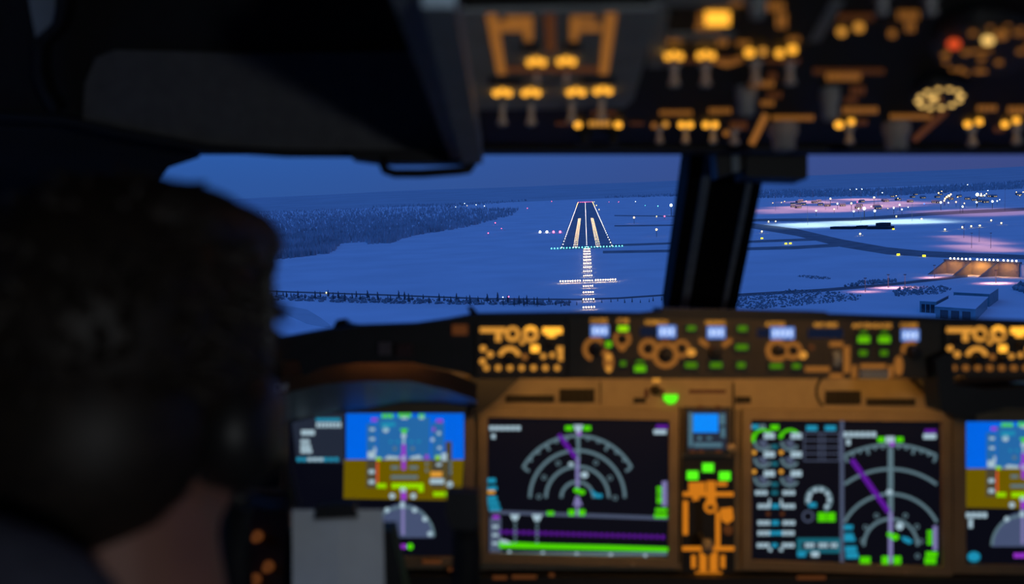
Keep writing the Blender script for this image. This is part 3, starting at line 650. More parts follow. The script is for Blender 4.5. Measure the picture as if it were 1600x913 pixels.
bar(1172, 1210, 130, 'amber_dim', 9); bar(1200, 1214, 118, 'amber_faint', 14); bar(1198, 1222, 147, 'amber_faint', 10); bar(1188, 1210, 160, 'amber_dim', 8); knob(1165, 158, 44, 32)
oh('legend', MB().line(SO, [(1197, 178), (1174, 224)], 10, .0006, .0014), 'amber_dim'); bar(1206, 1272, 183, 'amber_dim', 8); knob(1224, 214, 40, 44)
bar(1290, 1345, 118, 'amber_dim', 14); bar(1270, 1382, 110, 'amber_faint', 8); bar(1328, 1352, 140, 'amber_faint', 14); bar(1320, 1340, 155, 'amber_faint', 10); bar(1316, 1372, 171, 'amber_dim', 10); knob(1296, 162, 46, 30)
dot(1311, 192, r=6.5); dot(1330, 187, r=5); bar(1336, 1356, 190, 'amber_faint', 8); toggle(1327, 211, L=26, w=14)
bar(1390, 1456, 181, 'amber_dim', 8); oh('legend', MB().line(SO, [(1478, 172), (1428, 218)], 9, .0006, .0014), 'amber_faint'); knob(1400, 212, 40, 40)
bar(1308, 1366, 25, 'amber_faint', 9); dot(1315, 45, 'amber', 7); dot(1342, 38, 'amber', 7.5); toggle(1378, 8, L=24, w=18); toggle(1454, 8, L=24, w=18)
dot(1394, 48, 'amber_dim', 6); bar(1402, 1436, 22, 'amber_dim', 14); bar(1414, 1430, 40, 'amber_dim', 16)
for x, y, m in ((1512, 191, 'amber_hot'), (1530, 187, 'amber_hot'), (1570, 191, 'amber_hot'), (1588, 185, 'amber_hot')): dot(x, y, m, 5.5)
bar(1526, 1558, 168, 'amber_dim', 9); bar(1574, 1604, 171, 'amber_dim', 12); bar(1552, 1570, 201, 'amber_faint', 9); toggle(1518, 213, L=26, w=14); toggle(1588, 210, L=26, w=14)
# two round gauges
for (gx, gy, rx, ry, nt_, rot, lab) in ((1468, 138, 34, 15, 12, -8, 'round cabin gauge'), (1542, 58, 68, 33, 14, -18, 'large round gauge')):
    dial = oh('gauge', MB().disc(SO, gx, gy, rx*1.28, ry*1.3, .0002, .010, 28), 'knob_dark')
    tk = MB(); cr, sr = math.cos(math.radians(rot)), math.sin(math.radians(rot))
    for i in range(nt_):
        a = 2*math.pi*i/nt_; ex, ey = rx*math.cos(a), ry*math.sin(a); px, py = gx+ex*cr-ey*sr, gy+ex*sr+ey*cr
        if random.random() < .88: tk.disc(SO, px, py, 4.6, 2.4, .010, .0105, 8)
    oh('scale_mark', tk, 'amber_dim' if rx > 40 else 'gauge_yellow', dial)
    nd = MB().line(SO, [(gx-rx*.6, gy+ry*.1), (gx+rx*.1, gy)], 3, .0106, .0112); oh('needle', nd, 'amber_dim', dial)
oh('gauge_lamp', MB().disc(SO, 1543, 41, 9, 5, .0106, .012), 'gauge_yellow'); oh('gauge_lamp', MB().disc(SO, 1564, 32, 10, 6, .0106, .012), 'amber_dim')
oh('gauge_lamp', MB().disc(SO, 1490, 47, 10, 6, .0106, .012), 'red_glow'); oh('gauge_lamp', MB().disc(SO, 1458, 136, 6, 3, .0106, .012), 'gauge_yellow')
for x, y in ((1520, 30), (1508, 62), (1533, 72), (1560, 78), (1500, 90), (1528, 92), (1476, 66), (1590, 30), (1594, 60)): oh('scale_mark', MB().disc(SO, x, y, 6, 3, .0106, .0112), 'amber_dim')

# ================================================================== glareshield
gs = thing('glareshield', 'matt black padded glareshield running under the windscreen', 'glareshield', P(1000, 500, 1.40))
top = [(-300, 560), (300, 540), (440, 526), (512, 513), (560, 507), (650, 504), (700, 497), (742, 489), (900, 487), (1000, 488), (1036, 484), (1140, 486), (1300, 490), (1480, 496), (1600, 500), (1800, 512), (2300, 540)]
A = [P(x, y, 2.04)+Vector((0, 0, -.02)) for x, y in top]; B = [P(x, y, 1.48) for x, y in top]; C_ = [P(x, y+3, 1.40) for x, y in top]; D = [P(x, (606 if 740 < x < 1480 else 590)-6, 1.41) for x, y in top]; E = [P(x, 590, 1.62) for x, y in top]
def bot(x): return 592 if 741 < x < 1481 else 564
def cl(l): return [Vector((min(1.89, max(-1.24, v.x)), v.y, v.z)) for v in l]
A, B, C_ = cl(A), cl(B), cl(C_)
b = MB(); b.strip(A, B); b.strip(B, C_); part('top_pad', b, 'glareshield_cloth', gs)
b = MB(); b.strip(C_, cl([P(x, bot(x), 1.402) for x, y in top])); part('face', b, 'black_plastic', gs)
b = MB(); b.strip(cl([P(x, bot(x), 1.402) for x, y in top]), cl([P(x, 556, 1.63) for x, y in top])); part('underside', b, 'black_plastic', gs)
SL = Surf((0, 1.385, 0), (0, -1, 0))
part('warning_light', MB().crect(SL, 601, 545, 20, 20, -.015, 0), 'warn_amber', gs); part('warning_light', MB().crect(SL, 632, 548, 26, 20, -.015, 0), 'warn_red', gs)
part('light_housing', MB().prism(SL, [(520, 520), (735, 506), (738, 588), (700, 580), (640, 568), (560, 568), (500, 576), (470, 590), (462, 560)], -.03, -.012), 'black_plastic', gs)
part('end_cap', MB().prism(SL, [(1452, 560), (1478, 548), (1482, 600), (1530, 606), (1600, 602), (1700, 610), (1700, 640), (1560, 636), (1500, 650), (1460, 640)], -.03, .02), 'black_plastic', gs)
part('lip_lamp', MB().crect(SL, 718, 516, 24, 16, -.012, -.006), 'amber_faint', gs)
part('rib', MB().prism(SL, [(1036, 482), (1300, 488), (1300, 495), (1036, 490)], -.10, -.02), 'black_plastic', gs)
# sight peg and small clip on the pad
single('sight_peg', MB().prism(Surf((0, 1.5, 0), (0, -1, 0)), [(730, 479), (738, 479), (752, 496), (738, 498)], -.01, .01), 'black_plastic', 'small black peg sticking up from the glareshield edge', 'peg')
single('pad_clip', MB().prism(Surf((0, 1.5, 0), (0, -1, 0)), [(520, 514), (528, 500), (538, 498), (546, 505), (562, 508), (564, 520)], -.02, .01), 'black_plastic', 'small black clip on the left end of the glareshield', 'clip')
# arches over the outboard displays
for sx, nm in ((0, 'left'), (1, 'right')):
    def X(x): return x if not sx else 2230-x
    ar = thing('display_hood', 'curved hood over the %s outer display' % nm, 'hood', P(X(600), 640, 1.5))
    up = [(380, 600), (455, 588), (500, 575), (560, 568), (640, 568), (700, 580), (745, 600)]; lo = [(380, 640), (455, 612), (510, 600), (570, 596), (640, 596), (700, 610), (745, 626)]; lw = [(380, 690), (455, 655), (520, 640), (570, 636), (630, 626), (690, 626), (745, 632)]
    b = MB(); b.strip([P(X(x), y, 1.43) for x, y in up], [P(X(x), y, 1.45) for x, y in lo]); part('brow', b, 'arch_brown', ar)
    b = MB(); b.strip([P(X(x), y, 1.45) for x, y in lo], [P(X(x), y, 1.60) for x, y in lw]); part('soffit', b, 'arch_soffit', ar)
    b = MB(); b.strip([P(X(x), y, 1.60) for x, y in lw], [P(X(x), y+6, 1.66) for x, y in lw]); part('inner_lip', b, 'black_plastic', ar)

# -- control panels on the glareshield
def on(par, name, mb, m): return (part if name in ('rotary_knob', 'thumb_wheel', 'caption') else parts)(name, mb, m, par)
def ring(S, x, y, r, w, a0=0, a1=360): return MB().arc(S, x, y, r, w, a0, a1)
def gknob(par, x, y, r, S=None, L=.016, m='knob_dark'):
    S = S or SG; k = 1.4/F
    return on(par, 'rotary_knob', MB().lathe(S(x, y, 0), S.n, [(r*k, 0), (r*k, L*.7), (r*.85*k, L), (0, L)], 20), m)
def efis(px, mir, label):
    S = SG; t_ = thing('display_control_panel', label, 'control panel', S(px+70, 590)); k = (1.0 if not mir else 1.02)
    part('face_plate', MB().rect(S, px, 506, px+140*k, 588, 0, .006), 'mcp_face', t_); Sx = Surf((0, 1.394, 0), (0, -1, 0))
    q = lambda x: px+(x-745)*k
    for i in range(7): on(t_, 'push_button', MB().disc(Sx, q(760+18.4*i), 575, 4.2, 4.2, 0, .004), 'amber' if not mir else 'amber_dim')
    m = 'amber'
    on(t_, 'legend', MB().rect(Sx, q(750), 512, q(790), 520).rect(Sx, q(774), 520, q(783), 534), m)
    on(t_, 'knob_scale', MB().arc(Sx, q(801), 522, 9, 6), m); on(t_, 'knob_scale', MB().arc(Sx, q(829), 523, 9, 7), m); on(t_, 'legend', MB().arc(Sx, q(829), 522, 10, 5, 30, 150), 'amber_hot')
    on(t_, 'legend', MB().rect(Sx, q(848), 512, q(878), 522).rect(Sx, q(855), 522, q(868), 527), 'amber_hot')
    on(t_, 'legend', MB().disc(Sx, q(755), 545, 5).disc(Sx, q(766), 554, 5).disc(Sx, q(754), 565, 5), m)
    on(t_, 'knob_scale', MB().arc(Sx, q(796), 560, 15, 7, 15, 165), m); on(t_, 'indicator_window', MB().crect(Sx, q(836), 545, 13, 11), 'amber_hot')
    on(t_, 'legend', MB().disc(Sx, q(816), 535, 4), m); on(t_, 'legend', MB().disc(Sx, q(820), 558, 4.5), 'amber_dim'); on(t_, 'legend', MB().disc(Sx, q(849), 557, 4.2).disc(Sx, q(863), 555, 4.2), m); on(t_, 'legend', MB().crect(Sx, q(875), 546, 9, 9).crect(Sx, q(876), 557, 7, 14), 'amber')
    for x, y, r in ((801, 524, 3), (829, 525, 3), (860, 540, 6), (795, 562, 9), (833, 562, 6), (762, 534, 6)): gknob(t_, q(x), y, r, Sx, .012)
    return t_
efis(745, 0, 'amber lit switch panel at the left end of the glareshield')
efis(1474, 1, 'amber lit switch panel at the right end of the glareshield')
mc = thing('mode_control_panel', 'long autopilot panel with blue number windows and green buttons', 'control panel', SG(1178, 592))
part('face_plate', MB().prism(SG, [(888, 497), (1467, 503), (1467, 591), (888, 590)], 0, .005), 'mcp_face', mc)
S5 = Surf((0, 1.395, 0), (0, -1, 0))
for txt, x, y, w in (('COURSE', 935.5, 502, 27), ('A/T ARM', 973, 502, 18), ('IAS/MACH', 1025.5, 504, 34), ('HEADING', 1117.5, 505, 31), ('ALTITUDE', 1211, 507, 30), ('VERT SPEED', 1290, 508.5, 38), ('A/P ENGAGE', 1362, 509.5, 62), ('COURSE', 1420, 509, 27)):
    on(mc, 'caption', MB().text(S5, txt, x, y, 9.5, .0004, width=w), 'amber')
for x0, y0, x1, y1, off in ((923, 508.5, 951, 526, 0), (1028, 509, 1056, 528, 1000), (1105, 510.5, 1133, 529, 0), (1204, 511.5, 1241, 530, 1183), (1408, 515, 1436, 533, 0)):
    wnd = on(mc, 'number_window', MB().rect(S5, x0, y0, x1, y1, 0, .0008), 'lcd_blue'); n = 4 if x1-x0 > 30 else 3; dg = MB()
    for i in range(n): cx = x0+(i+.75)*(x1-x0)/(n+.5); dg.rect(S5, cx-1.8, y0+4, cx+1.8, y1-4, .0009, .0014)
    parts('digit', dg, 'lcd_white', wnd)
    if off: on(mc, 'number_window', MB().rect(S5, off, y0+2, x0-1, y1-3, 0, .0008), 'lcd_off')
on(mc, 'number_window', MB().rect(S5, 1262, 514, 1317, 528, 0, .0008), 'lcd_off')
def gb_(x0, y0, x1, y1, m):
    k = on(mc, 'push_button', MB().rect(S5, x0-2, y0-2, x1+2, y1+2, 0, .004), 'knob_dark'); part('lit_legend', MB().rect(S5, x0+2, y0+1.5, x1-2, y1-1.5, .0041, .0048), m, k)
for b_ in ((963, 508, 983, 519, 'green_lime'), (944, 532, 957, 544, 'green_mid'), (967, 563, 979, 573, 'green_dim'), (989, 570, 1010, 582, 'green_mid'), (992, 562, 1007, 569, 'green_dim'), (1071, 508, 1088, 518, 'green_dim'), (1068, 565, 1090, 576, 'green_dim'), (1107, 565, 1129, 576, 'green_dim'),
           (1150, 508, 1168, 519, 'green_dim'), (1147, 537, 1169, 548, 'green_dim'), (1149, 565, 1165, 576, 'green_dim'), (1200, 567, 1223, 577, 'green_dim'), (1235, 567, 1251, 577, 'green_dim'),
           (1337, 524, 1359, 537, 'green_mid'), (1341, 516, 1355, 523, 'green_dim'), (1369, 524, 1391, 537, 'green_mid'), (1373, 516, 1387, 523, 'green_dim'), (1339, 546, 1355, 557, 'green_dim'), (1372, 546, 1387, 557, 'green_dim')): gb_(*b_)
am = 'amber_dim'
for x, y, r, w, a0, a1 in ((930, 546, 16, 7, 20, 250), (930, 546, 16, 7, -40, 10), (972, 530, 11, 6, 0, 360), (1013, 545, 12, 7, 0, 360), (1040, 555, 17, 8, 0, 360), (1065, 545, 11, 6, 0, 360), (1214, 548, 14, 8, 35, 325), (1239, 548, 11, 7, 0, 360), (1424, 548, 13, 6, 60, 200)):
    on(mc, 'knob_scale', ring(S5, x, y, r, w, a0, a1), am)
on(mc, 'legend', MB().disc(S5, 951, 566, 8, 16), am); on(mc, 'legend', MB().disc(S5, 1404, 572, 7, 16), am); on(mc, 'legend', MB().disc(S5, 951, 558, 4, 5, .001, .0014).disc(S5, 951, 577, 4, 5, .001, .0014), 'amber')
on(mc, 'legend', MB().disc(S5, 972, 544, 6, 5), am); on(mc, 'legend', MB().disc(S5, 1080, 551, 7, 6), 'amber'); on(mc, 'legend', MB().disc(S5, 1254, 555, 7, 6), 'amber')
on(mc, 'legend', MB().line(S5, [(1036, 528), (1044, 540)], 9), 'amber_faint')
on(mc, 'legend', MB().line(S5, [(1093, 531), (1106, 541)], 8).line(S5, [(1143, 531), (1129, 541)], 8), am); on(mc, 'legend', MB().crect(S5, 1115, 545, 12, 8), 'amber_faint')
on(mc, 'legend', MB().rect(S5, 1258, 573, 1296, 581), am); on(mc, 'legend', MB().rect(S5, 1296, 534, 1317, 542).rect(S5, 1296, 584, 1317, 591), am); on(mc, 'legend', MB().rect(S5, 1318, 541, 1328, 583), 'amber_dim')
on(mc, 'legend', MB().disc(S5, 1268, 543, 5), 'amber_faint')
on(mc, 'thumb_wheel', MB().lathe(S5(1301, 562, -.004), (1, 0, 0), [(.013, 0), (.013, .009)], 20), 'knob_grey')
on(mc, 'legend', MB().rect(S5, 1344, 569, 1384, 576).rect(S5, 1331, 571, 1338, 591).rect(S5, 1388, 571, 1395, 591), am)
on(mc, 'disengage_bar', MB().rect(S5, 1342, 578, 1386, 591, 0, .006), 'knob_grey')
for x, y, r in ((930, 547, 9), (972, 531, 4), (1013, 545, 4), (1040, 555, 8), (1065, 545, 4), (1117, 551, 9), (1216, 548, 8), (1239, 548, 4), (1426, 552, 9)): gknob(mc, x, y, r, S5)
for x, y in ((893, 540), (1448, 548), (901, 500), (1460, 508)): on(mc, 'screw', MB().disc(S5, x, y, 2.5, 2.5, 0, .001), 'knob_dark')

# ================================================================== main instrument panel
mp = thing('instrument_panel', 'brown main instrument panel under the glareshield, lit by amber floodlight', 'instrument panel', SM(1100, 900))
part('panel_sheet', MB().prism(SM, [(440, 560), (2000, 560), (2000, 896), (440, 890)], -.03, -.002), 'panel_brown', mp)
part('lower_skirt', MB().prism(SM, [(380, 893), (2000, 899), (2000, 1150), (380, 1150)], -.04, .03), 'black_plastic', mp)
part('left_blank', MB().prism(SM, [(380, 560), (440, 560), (440, 895), (380, 895)], -.03, .0), 'black_plastic', mp)
def vent(x0, x1, y0, y1, n):
    v = part('vent', MB().rect(SM, x0, y0, x1, y1, -.002, .0015), 'groove', mp)
    if n:
        for i in range(n): cx = x0+(i+.5)*(x1-x0)/n; part('vent_slat', MB().rect(SM, cx-(x1-x0)/n*.33, y0+1.5, cx+(x1-x0)/n*.33, y1-1.5, .0015, .004), 'groove', v)
vent(790, 866, 618, 629, 0); vent(874, 929, 608, 629, 5); vent(990, 1009, 622, 630, 0); vent(1290, 1345, 611, 632, 5); vent(1354, 1430, 623, 634, 0); vent(1150, 1173, 620, 630, 0)
parts('panel_seam', MB().line(SM, [(938, 596), (938, 632)], 1.6, -.002, .0006).line(SM, [(1146, 598), (1146, 880)], 2.5, -.002, .0006).line(SM, [(1062, 636), (1062, 880)], 2.5, -.002, .0006), 'groove', mp)
parts('panel_seam', MB().arc(SM, 1306, 612, 30, 3, 90, 230, -.002, .0008), 'groove', mp)
part('panel_shoulder', MB().prism(SM, [(735, 585), (812, 588), (778, 622), (752, 640), (735, 650)], 0, .03), 'black_plastic', mp)
part('panel_shoulder', MB().prism(SM, [(1420, 592), (1510, 590), (1512, 655), (1478, 652), (1455, 628)], 0, .03), 'black_plastic', mp)
sl_ = part('selector_switch', MB().lathe(SM(1024, 610), (0, -1, 0), [(.008, 0), (.008, .008), (.004, .014), (0, .014)], 14), 'groove', mp)
parts('pointer_mark', MB().rect(SM, 1019, 591, 1032, 597, .0005, .0012), 'amber', sl_); parts('pointer_mark', MB().rect(SM, 1007, 608, 1013, 622, .0005, .0012).rect(SM, 1032, 608, 1038, 622, .0005, .0012), 'amber_faint', sl_)
part('annunciator', MB().prism(SM, [(1036, 617), (1059, 617), (1058, 625), (1052, 631), (1044, 631), (1037, 625)], .0005, .003), 'green_hot', mp)
part('caption_strip', MB().rect(SM, 1076, 609, 1134, 615, .0004, .001), 'amber_faint', mp)
# displays
def display(label, quad, base_lbl=None, bez=(-14, -16, 14, 14)):
    (x0, y0), (x1, y1), (x2, y2), (x3, y3) = quad; cx = (x0+x1)/2
    t_ = thing('display_unit', label, 'display', SM(cx, y2)); a, b_, c, d = bez
    for nm, q in (('bezel', [(x0+a, y0+b_), (x1+c, y1+b_), (x1, y1), (x0, y0)]), ('bezel', [(x3, y3), (x2, y2), (x2+c, y2+d), (x3+a, y3+d)]), ('bezel', [(x0+a, y0+b_), (x0, y0), (x3, y3), (x3+a, y3+d)]), ('bezel', [(x1, y1), (x1+c, y1+b_), (x2+c, y2+d), (x2, y2)])):
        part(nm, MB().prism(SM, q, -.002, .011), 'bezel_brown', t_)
    sc = part('screen', MB().prism(SM, quad, -.002, .0015), 'screen_black', t_); return t_, sc
HS = .0016
def sym(sc, name, mb_fn, m):
    mb = MB(); mb_fn(mb); return part(name, mb, m, sc)
class SP:                                             # symbol painter: shapes on the screen face, each group one sub-part
    def __init__(s, sc, h=HS): s.sc = sc; s.h = h
    def __call__(s, name, m, *ops, lift=0):
        mb = MB(); h0 = s.h+lift*.00025; h1 = h0+.0002
        for o in ops:
            k, a = o[0], o[1:]
            if k == 'r': mb.crect(SM, *a, h0, h1)
            elif k == 'b': mb.rect(SM, *a, h0, h1)
            elif k == 'd': mb.disc(SM, *(a if len(a) == 4 else (*a, a[-1])), h0, h1, 12)
            elif k == 'a': mb.arc(SM, *a, h0=h0, h1=h1)
            elif k == 'l': mb.line(SM, a[0], a[1], h0, h1)
            elif k == 'p': mb.prism(SM, a[0], h0, h1)
        return parts(name, mb, m, s.sc)
def words(x0, x1, y, h, n, w=.7):                     # a blurred word as a row of small bars
    s_ = (x1-x0)/n; return [('r', x0+s_*(i+.5), y, s_*w, h) for i in range(n)]
def pfd(p, dx, dy, right=False):
    X = lambda x: x+dx; Y = lambda y: y+dy
    p('sky_field', 'pfd_sky', ('b', X(541), Y(645), X(725), Y(718))); p('ground_field', 'pfd_ground', ('p', [(X(538), Y(718)), (X(725), Y(718)), (X(722), Y(764)), (X(704), Y(766)), (X(703), Y(782)), (X(537), Y(779))]))
    p('attitude_field', 'pfd_tape', ('b', X(590), Y(652), X(672), Y(717)), lift=1)
    p('speed_tape', 'pfd_tape', ('b', X(573), Y(662), X(589), Y(717)), lift=1); p('speed_tape', 'pfd_tape_ground', ('b', X(573), Y(718), X(589), Y(762)), lift=1)
    p('altitude_tape', 'pfd_tape', ('b', X(674), Y(660), X(694), Y(717)), lift=1); p('altitude_tape', 'pfd_tape_ground', ('b', X(674), Y(718), X(694), Y(762)), ('b', X(696), Y(690), X(706), Y(758)), lift=1)
    p('mode_text', 'sym_green', *words(X(596), X(615), Y(650), 6, 3, .85), *words(X(622), X(643), Y(649), 6, 3, .85), *words(X(654), X(664), Y(650), 6, 2, .8), lift=2)
    p('selected_value', 'sym_magenta', ('r', X(585), Y(656), 9, 5), ('r', X(687), Y(658), 10, 5), ('r', X(678), Y(671), 4, 6), lift=2)
    p('mode_text', 'sym_white', ('r', X(632), Y(653), 10, 4), ('r', X(659), Y(653), 7, 4), ('d', X(603), Y(671), 5), ('d', X(631), Y(681), 4), lift=2)
    p('bank_pointer', 'sym_green', ('p', [(X(625), Y(670)), (X(638), Y(670)), (X(632), Y(680))]), lift=2)
    p('approach_text', 'sym_cyan', ('r', X(607), Y(663), 22, 6), ('r', X(603), Y(668), 12, 5), *words(X(605), X(660), Y(690), 3, 5, .4), lift=2)
    p('tape_number', 'sym_white', *[('r', X(582), Y(yy), 8, 4) for yy in (671, 686)], *[('r', X(581), Y(yy), 9, 6) for yy in (737, 753)], ('r', X(581), Y(711), 12, 11), ('r', X(586), Y(703), 4, 8), lift=3)
    p('tape_number', 'sym_white', ('d', X(676), Y(687), 3), ('d', X(686), Y(677), 3), ('r', X(694), Y(714), 9, 12), ('r', X(687), Y(700), 6, 4), ('r', X(683), Y(752), 22, 8), ('d', X(703), Y(757), 5), ('r', X(686), Y(726), 8, 4), lift=3)
    p('vertical_speed_scale', 'sym_grey', *[('r', X(704), Y(yy), 4, 5) for yy in (722, 730, 738)], *[('r', X(667), Y(yy), 4, 5) for yy in (725, 735)], lift=2)
    p('horizon_mark', 'sym_white', ('p', [(X(601), Y(716)), (X(607), Y(712)), (X(624), Y(714)), (X(624), Y(718)), (X(603), Y(718))]), ('p', [(X(641), Y(714)), (X(656), Y(711)), (X(661), Y(717)), (X(641), Y(718))]), lift=3)
    p('flight_director', 'sym_magenta', ('b', X(628), Y(694), X(634), Y(734)), ('r', X(630), Y(714), 10, 7), ('r', X(667), Y(714), 6, 6), lift=3)
    p('flight_director', 'sym_white', ('b', X(629.5), Y(680), X(632.5), Y(694)), ('b', X(629), Y(712), X(633), Y(720)), lift=4)
    p('pitch_ladder', 'sym_grey', ('b', X(611), Y(728), X(623), Y(733)), ('b', X(640), Y(728), X(653), Y(733)), ('b', X(611), Y(743), X(653), Y(748)), ('d', X(617), Y(701), 3), ('d', X(645), Y(701), 3), lift=2)
    p('limit_bar', 'red_glow', ('b', X(589), Y(722), X(591.5), Y(760)), lift=2)
    p('height_box', 'sym_orange', ('b', X(673), Y(737), X(691), Y(745)), lift=3)
    p('status_text', 'sym_lime', *words(X(589), X(604), Y(759), 7, 2, .9), *words(X(612), X(662), Y(759), 8, 6, .9), ('r', X(658), Y(765), 8, 7), *words(X(677), X(698), Y(772), 7, 3, .9), ('r', X(592), Y(717), 8, 5), ('r', X(684), Y(715), 7, 6), lift=3)
    p('compass_card', 'compass_fill', ('p', [(X(630+48*math.cos(a)), Y(840-53*math.sin(a))) for a in [math.pi*i/24 for i in range(25)]]))
    p('compass_rim', 'sym_grey', ('a', X(630), Y(840), 48, 4, 2, 178), lift=1)
    p('compass_number', 'sym_white', ('d', X(605), Y(797), 4), ('d', X(648), Y(797), 4), ('d', X(664), Y(811), 4), ('d', X(672), Y(834), 4), ('d', X(630), Y(766), 5), ('d', X(613), Y(775), 4.5), ('d', X(646), Y(775), 4.5), lift=3)
    p('track_line', 'sym_violet', ('b', X(627.5), Y(782), X(632.5), Y(836)), lift=2); p('heading_bug', 'sym_magenta', ('r', X(631), Y(775), 8, 12), lift=4); p('heading_pointer', 'sym_white', ('r', X(629), Y(789), 7, 9), lift=4)
    p('heading_text', 'sym_magenta', *words(X(616), X(635), Y(854), 7, 2, .95)); p('heading_text', 'sym_green', ('d', X(641), Y(854), 5))
d1, s1 = display('left outer flight display with blue sky and brown ground halves', [(452, 645), (726, 645), (726, 868), (452, 868)])
p1 = SP(s1); pfd(p1, 0, 0)
p1('data_block', 'screen_grey', ('p', [(456, 655), (492, 645), (539, 646), (538, 724), (464, 722)]))
p1('data_text', 'sym_cyan', *words(494, 532, 656, 5, 6, .9), *words(463, 530, 718, 6, 8, .75), lift=1); p1('data_text', 'sym_white', *words(494, 534, 664, 8, 7, .75), *words(471, 492, 676, 8, 4, .95), *words(470, 484, 690, 6, 3, .95), *words(470, 486, 698, 6, 3, .95), *words(470, 488, 705, 6, 3, .95), *words(480, 506, 718, 5, 3, .8), lift=2)
def nd(p, cx, cy, radii, ticks, x0, x1, clip=None):
    for i, r in enumerate(radii):
        lim = 90 if r <= (x1-x0)/2 else math.degrees(math.asin(min(1, ((x1-x0)/2-2)/r)))
        if i == 0: lim = min(lim, 61)
        p('range_arc', 'sym_grey', ('a', cx, cy, r, 4.6, 90-lim, 90+lim))
    lim0 = min(61, math.degrees(math.asin(min(1, ((x1-x0)/2-2)/radii[0])))); tk = []
    for i in range(-6, 7):
        a = math.radians(90+i*lim0/6); r0 = radii[0]; L = 11 if i % 3 == 0 else 6
        tk.append(('l', [(cx+(r0-2)*math.cos(a), cy-(r0-2)*math.sin(a)), (cx+(r0-L)*math.cos(a), cy-(r0-L)*math.sin(a))], 4))
    p('compass_tick', 'sym_grey', *tk, lift=1)
d2, s2 = display('left inner navigation display with range arcs and green terrain profile', [(762, 651), (1045, 656), (1043, 871), (762, 863)])
p2 = SP(s2); nd(p2, 902, 778, (97, 74, 49, 25), 1, 765, 1043)
p2('track_line', 'sym_grey', ('b', 901, 672, 906, 720)); p2('track_line', 'sym_violet', ('b', 899.5, 716, 905, 765), lift=2); p2('course_line', 'sym_purple', ('l', [(873, 679), (900, 716)], 7), lift=2)
p2('header_text', 'sym_green', ('r', 889, 669, 12, 7), ('r', 917, 669, 12, 7), lift=2); p2('heading_pointer', 'sym_white', ('p', [(896, 664), (911, 664), (907, 676), (900, 676)]), lift=2); p2('heading_bug', 'sym_magenta', ('r', 905, 678, 6, 5), lift=3)
p2('waypoint', 'sym_grey', *[('a', x, y, 3, 1.6) for x, y in ((872, 724), (931, 723), (850, 746), (953, 747), (842, 776), (961, 778))]); p2('waypoint', 'sym_white', ('d', 913, 742, 6, 5), ('d', 892, 725, 4, 3), lift=2)
p2('airport_mark', 'sym_green', ('d', 901, 766, 5, 4), ('d', 909, 769, 5, 4), lift=3); p2('navaid_mark', 'sym_cyan', ('p', [(922, 764), (934, 772), (941, 772), (940, 778), (928, 777)]), lift=2); p2('aircraft_symbol', 'sym_violet', ('p', [(900, 775), (904, 775), (910, 790), (895, 790)]), ('b', 900, 788, 904, 806), lift=2)
p2('speed_text', 'sym_white', *words(764, 814, 669, 7, 6, .8), ('r', 771, 682, 6, 7), lift=1)
p2('waypoint_text', 'sym_purple', ('r', 1034, 667, 18, 6)); p2('waypoint_text', 'sym_white', ('r', 1031, 675, 20, 7))
p2('side_text', 'sym_cyan', ('r', 768, 751, 13, 7), ('r', 769, 763, 15, 6), ('r', 769, 779, 15, 7), ('r', 771, 787, 17, 6), ('r', 773, 795, 18, 6)); p2('side_text', 'sym_orange', ('r', 767, 769, 12, 5), lift=1)
p2('deviation_bar', 'sym_violet', ('b', 1034, 752, 1042, 791)); p2('side_text', 'sym_green', *[('r', 1030, y, 8, 5) for y in (763, 770, 778, 784)], ('r', 1033, 797, 18, 6), ('r', 1032, 806, 20, 7), lift=1)
p2('divider_line', 'sym_slate', ('l', [(766, 800), (1043, 810)], 5.5)); p2('range_text', 'sym_green', ('r', 860, 802, 11, 6), ('r', 893, 801, 10, 9), ('r', 909, 801, 10, 9), lift=2)
p2('height_scale', 'sym_slate', ('b', 765, 808, 783, 862)); p2('height_scale', 'sym_white', *[('r', 774, y, 9, 4) for y in (823, 836, 849)], lift=2); p2('height_scale', 'sym_magenta', ('r', 775, 808, 10, 5), lift=2)
p2('profile_waypoint', 'sym_white', ('p', [(797, 804), (812, 804), (808, 813), (801, 813)]), ('p', [(831, 804), (847, 804), (843, 814), (835, 814)]), lift=2); p2('profile_waypoint', 'sym_grey', *[('r', x, y, 4, 4) for x in (805, 839) for y in (818, 825, 832, 839, 846)], lift=2)
p2('path_dots', 'sym_purple', *[('r', 783+8.7*i, 831+.28*i, 5.2, 6.0) for i in range(30)], lift=1); p2('terrain_line', 'sym_green', ('p', [(780, 846), (860, 850), (950, 852), (1043, 855), (1043, 862), (780, 856)]), lift=1); p2('terrain_line', 'sym_grey', ('b', 766, 863, 1042, 868)); p2('profile_aircraft', 'sym_white', ('p', [(780, 842), (792, 844), (800, 849), (784, 849)]), lift=3)
p2('distance_mark', 'sym_white', *[('r', x, 862+(x-780)*.025, 5, 4) for x in (796, 848, 901, 954, 1008)], lift=3)
d3, s3 = display('right inner display with engine gauges beside a navigation map', [(1172, 655), (1468, 658), (1470, 884), (1172, 874)])
p3 = SP(s3); nd(p3, 1391, 853, (158, 120, 81, 42), 1, 1318, 1466)
p3('divider_line', 'sym_slate', ('b', 1312, 657, 1318, 878))
p3('track_line', 'sym_grey', ('b', 1387, 700, 1395, 800)); p3('track_line', 'sym_violet', ('b', 1387.5, 800, 1394, 880), lift=2); p3('course_line', 'sym_purple', ('l', [(1330, 718), (1388, 800)], 8), lift=2)
p3('header_text', 'sym_green', ('r', 1376, 687, 11, 8), ('r', 1405, 687, 11, 8), lift=2); p3('heading_pointer', 'sym_white', ('r', 1390, 687, 14, 10), lift=2); p3('heading_bug', 'sym_magenta', ('r', 1393, 694, 7, 6), lift=3)
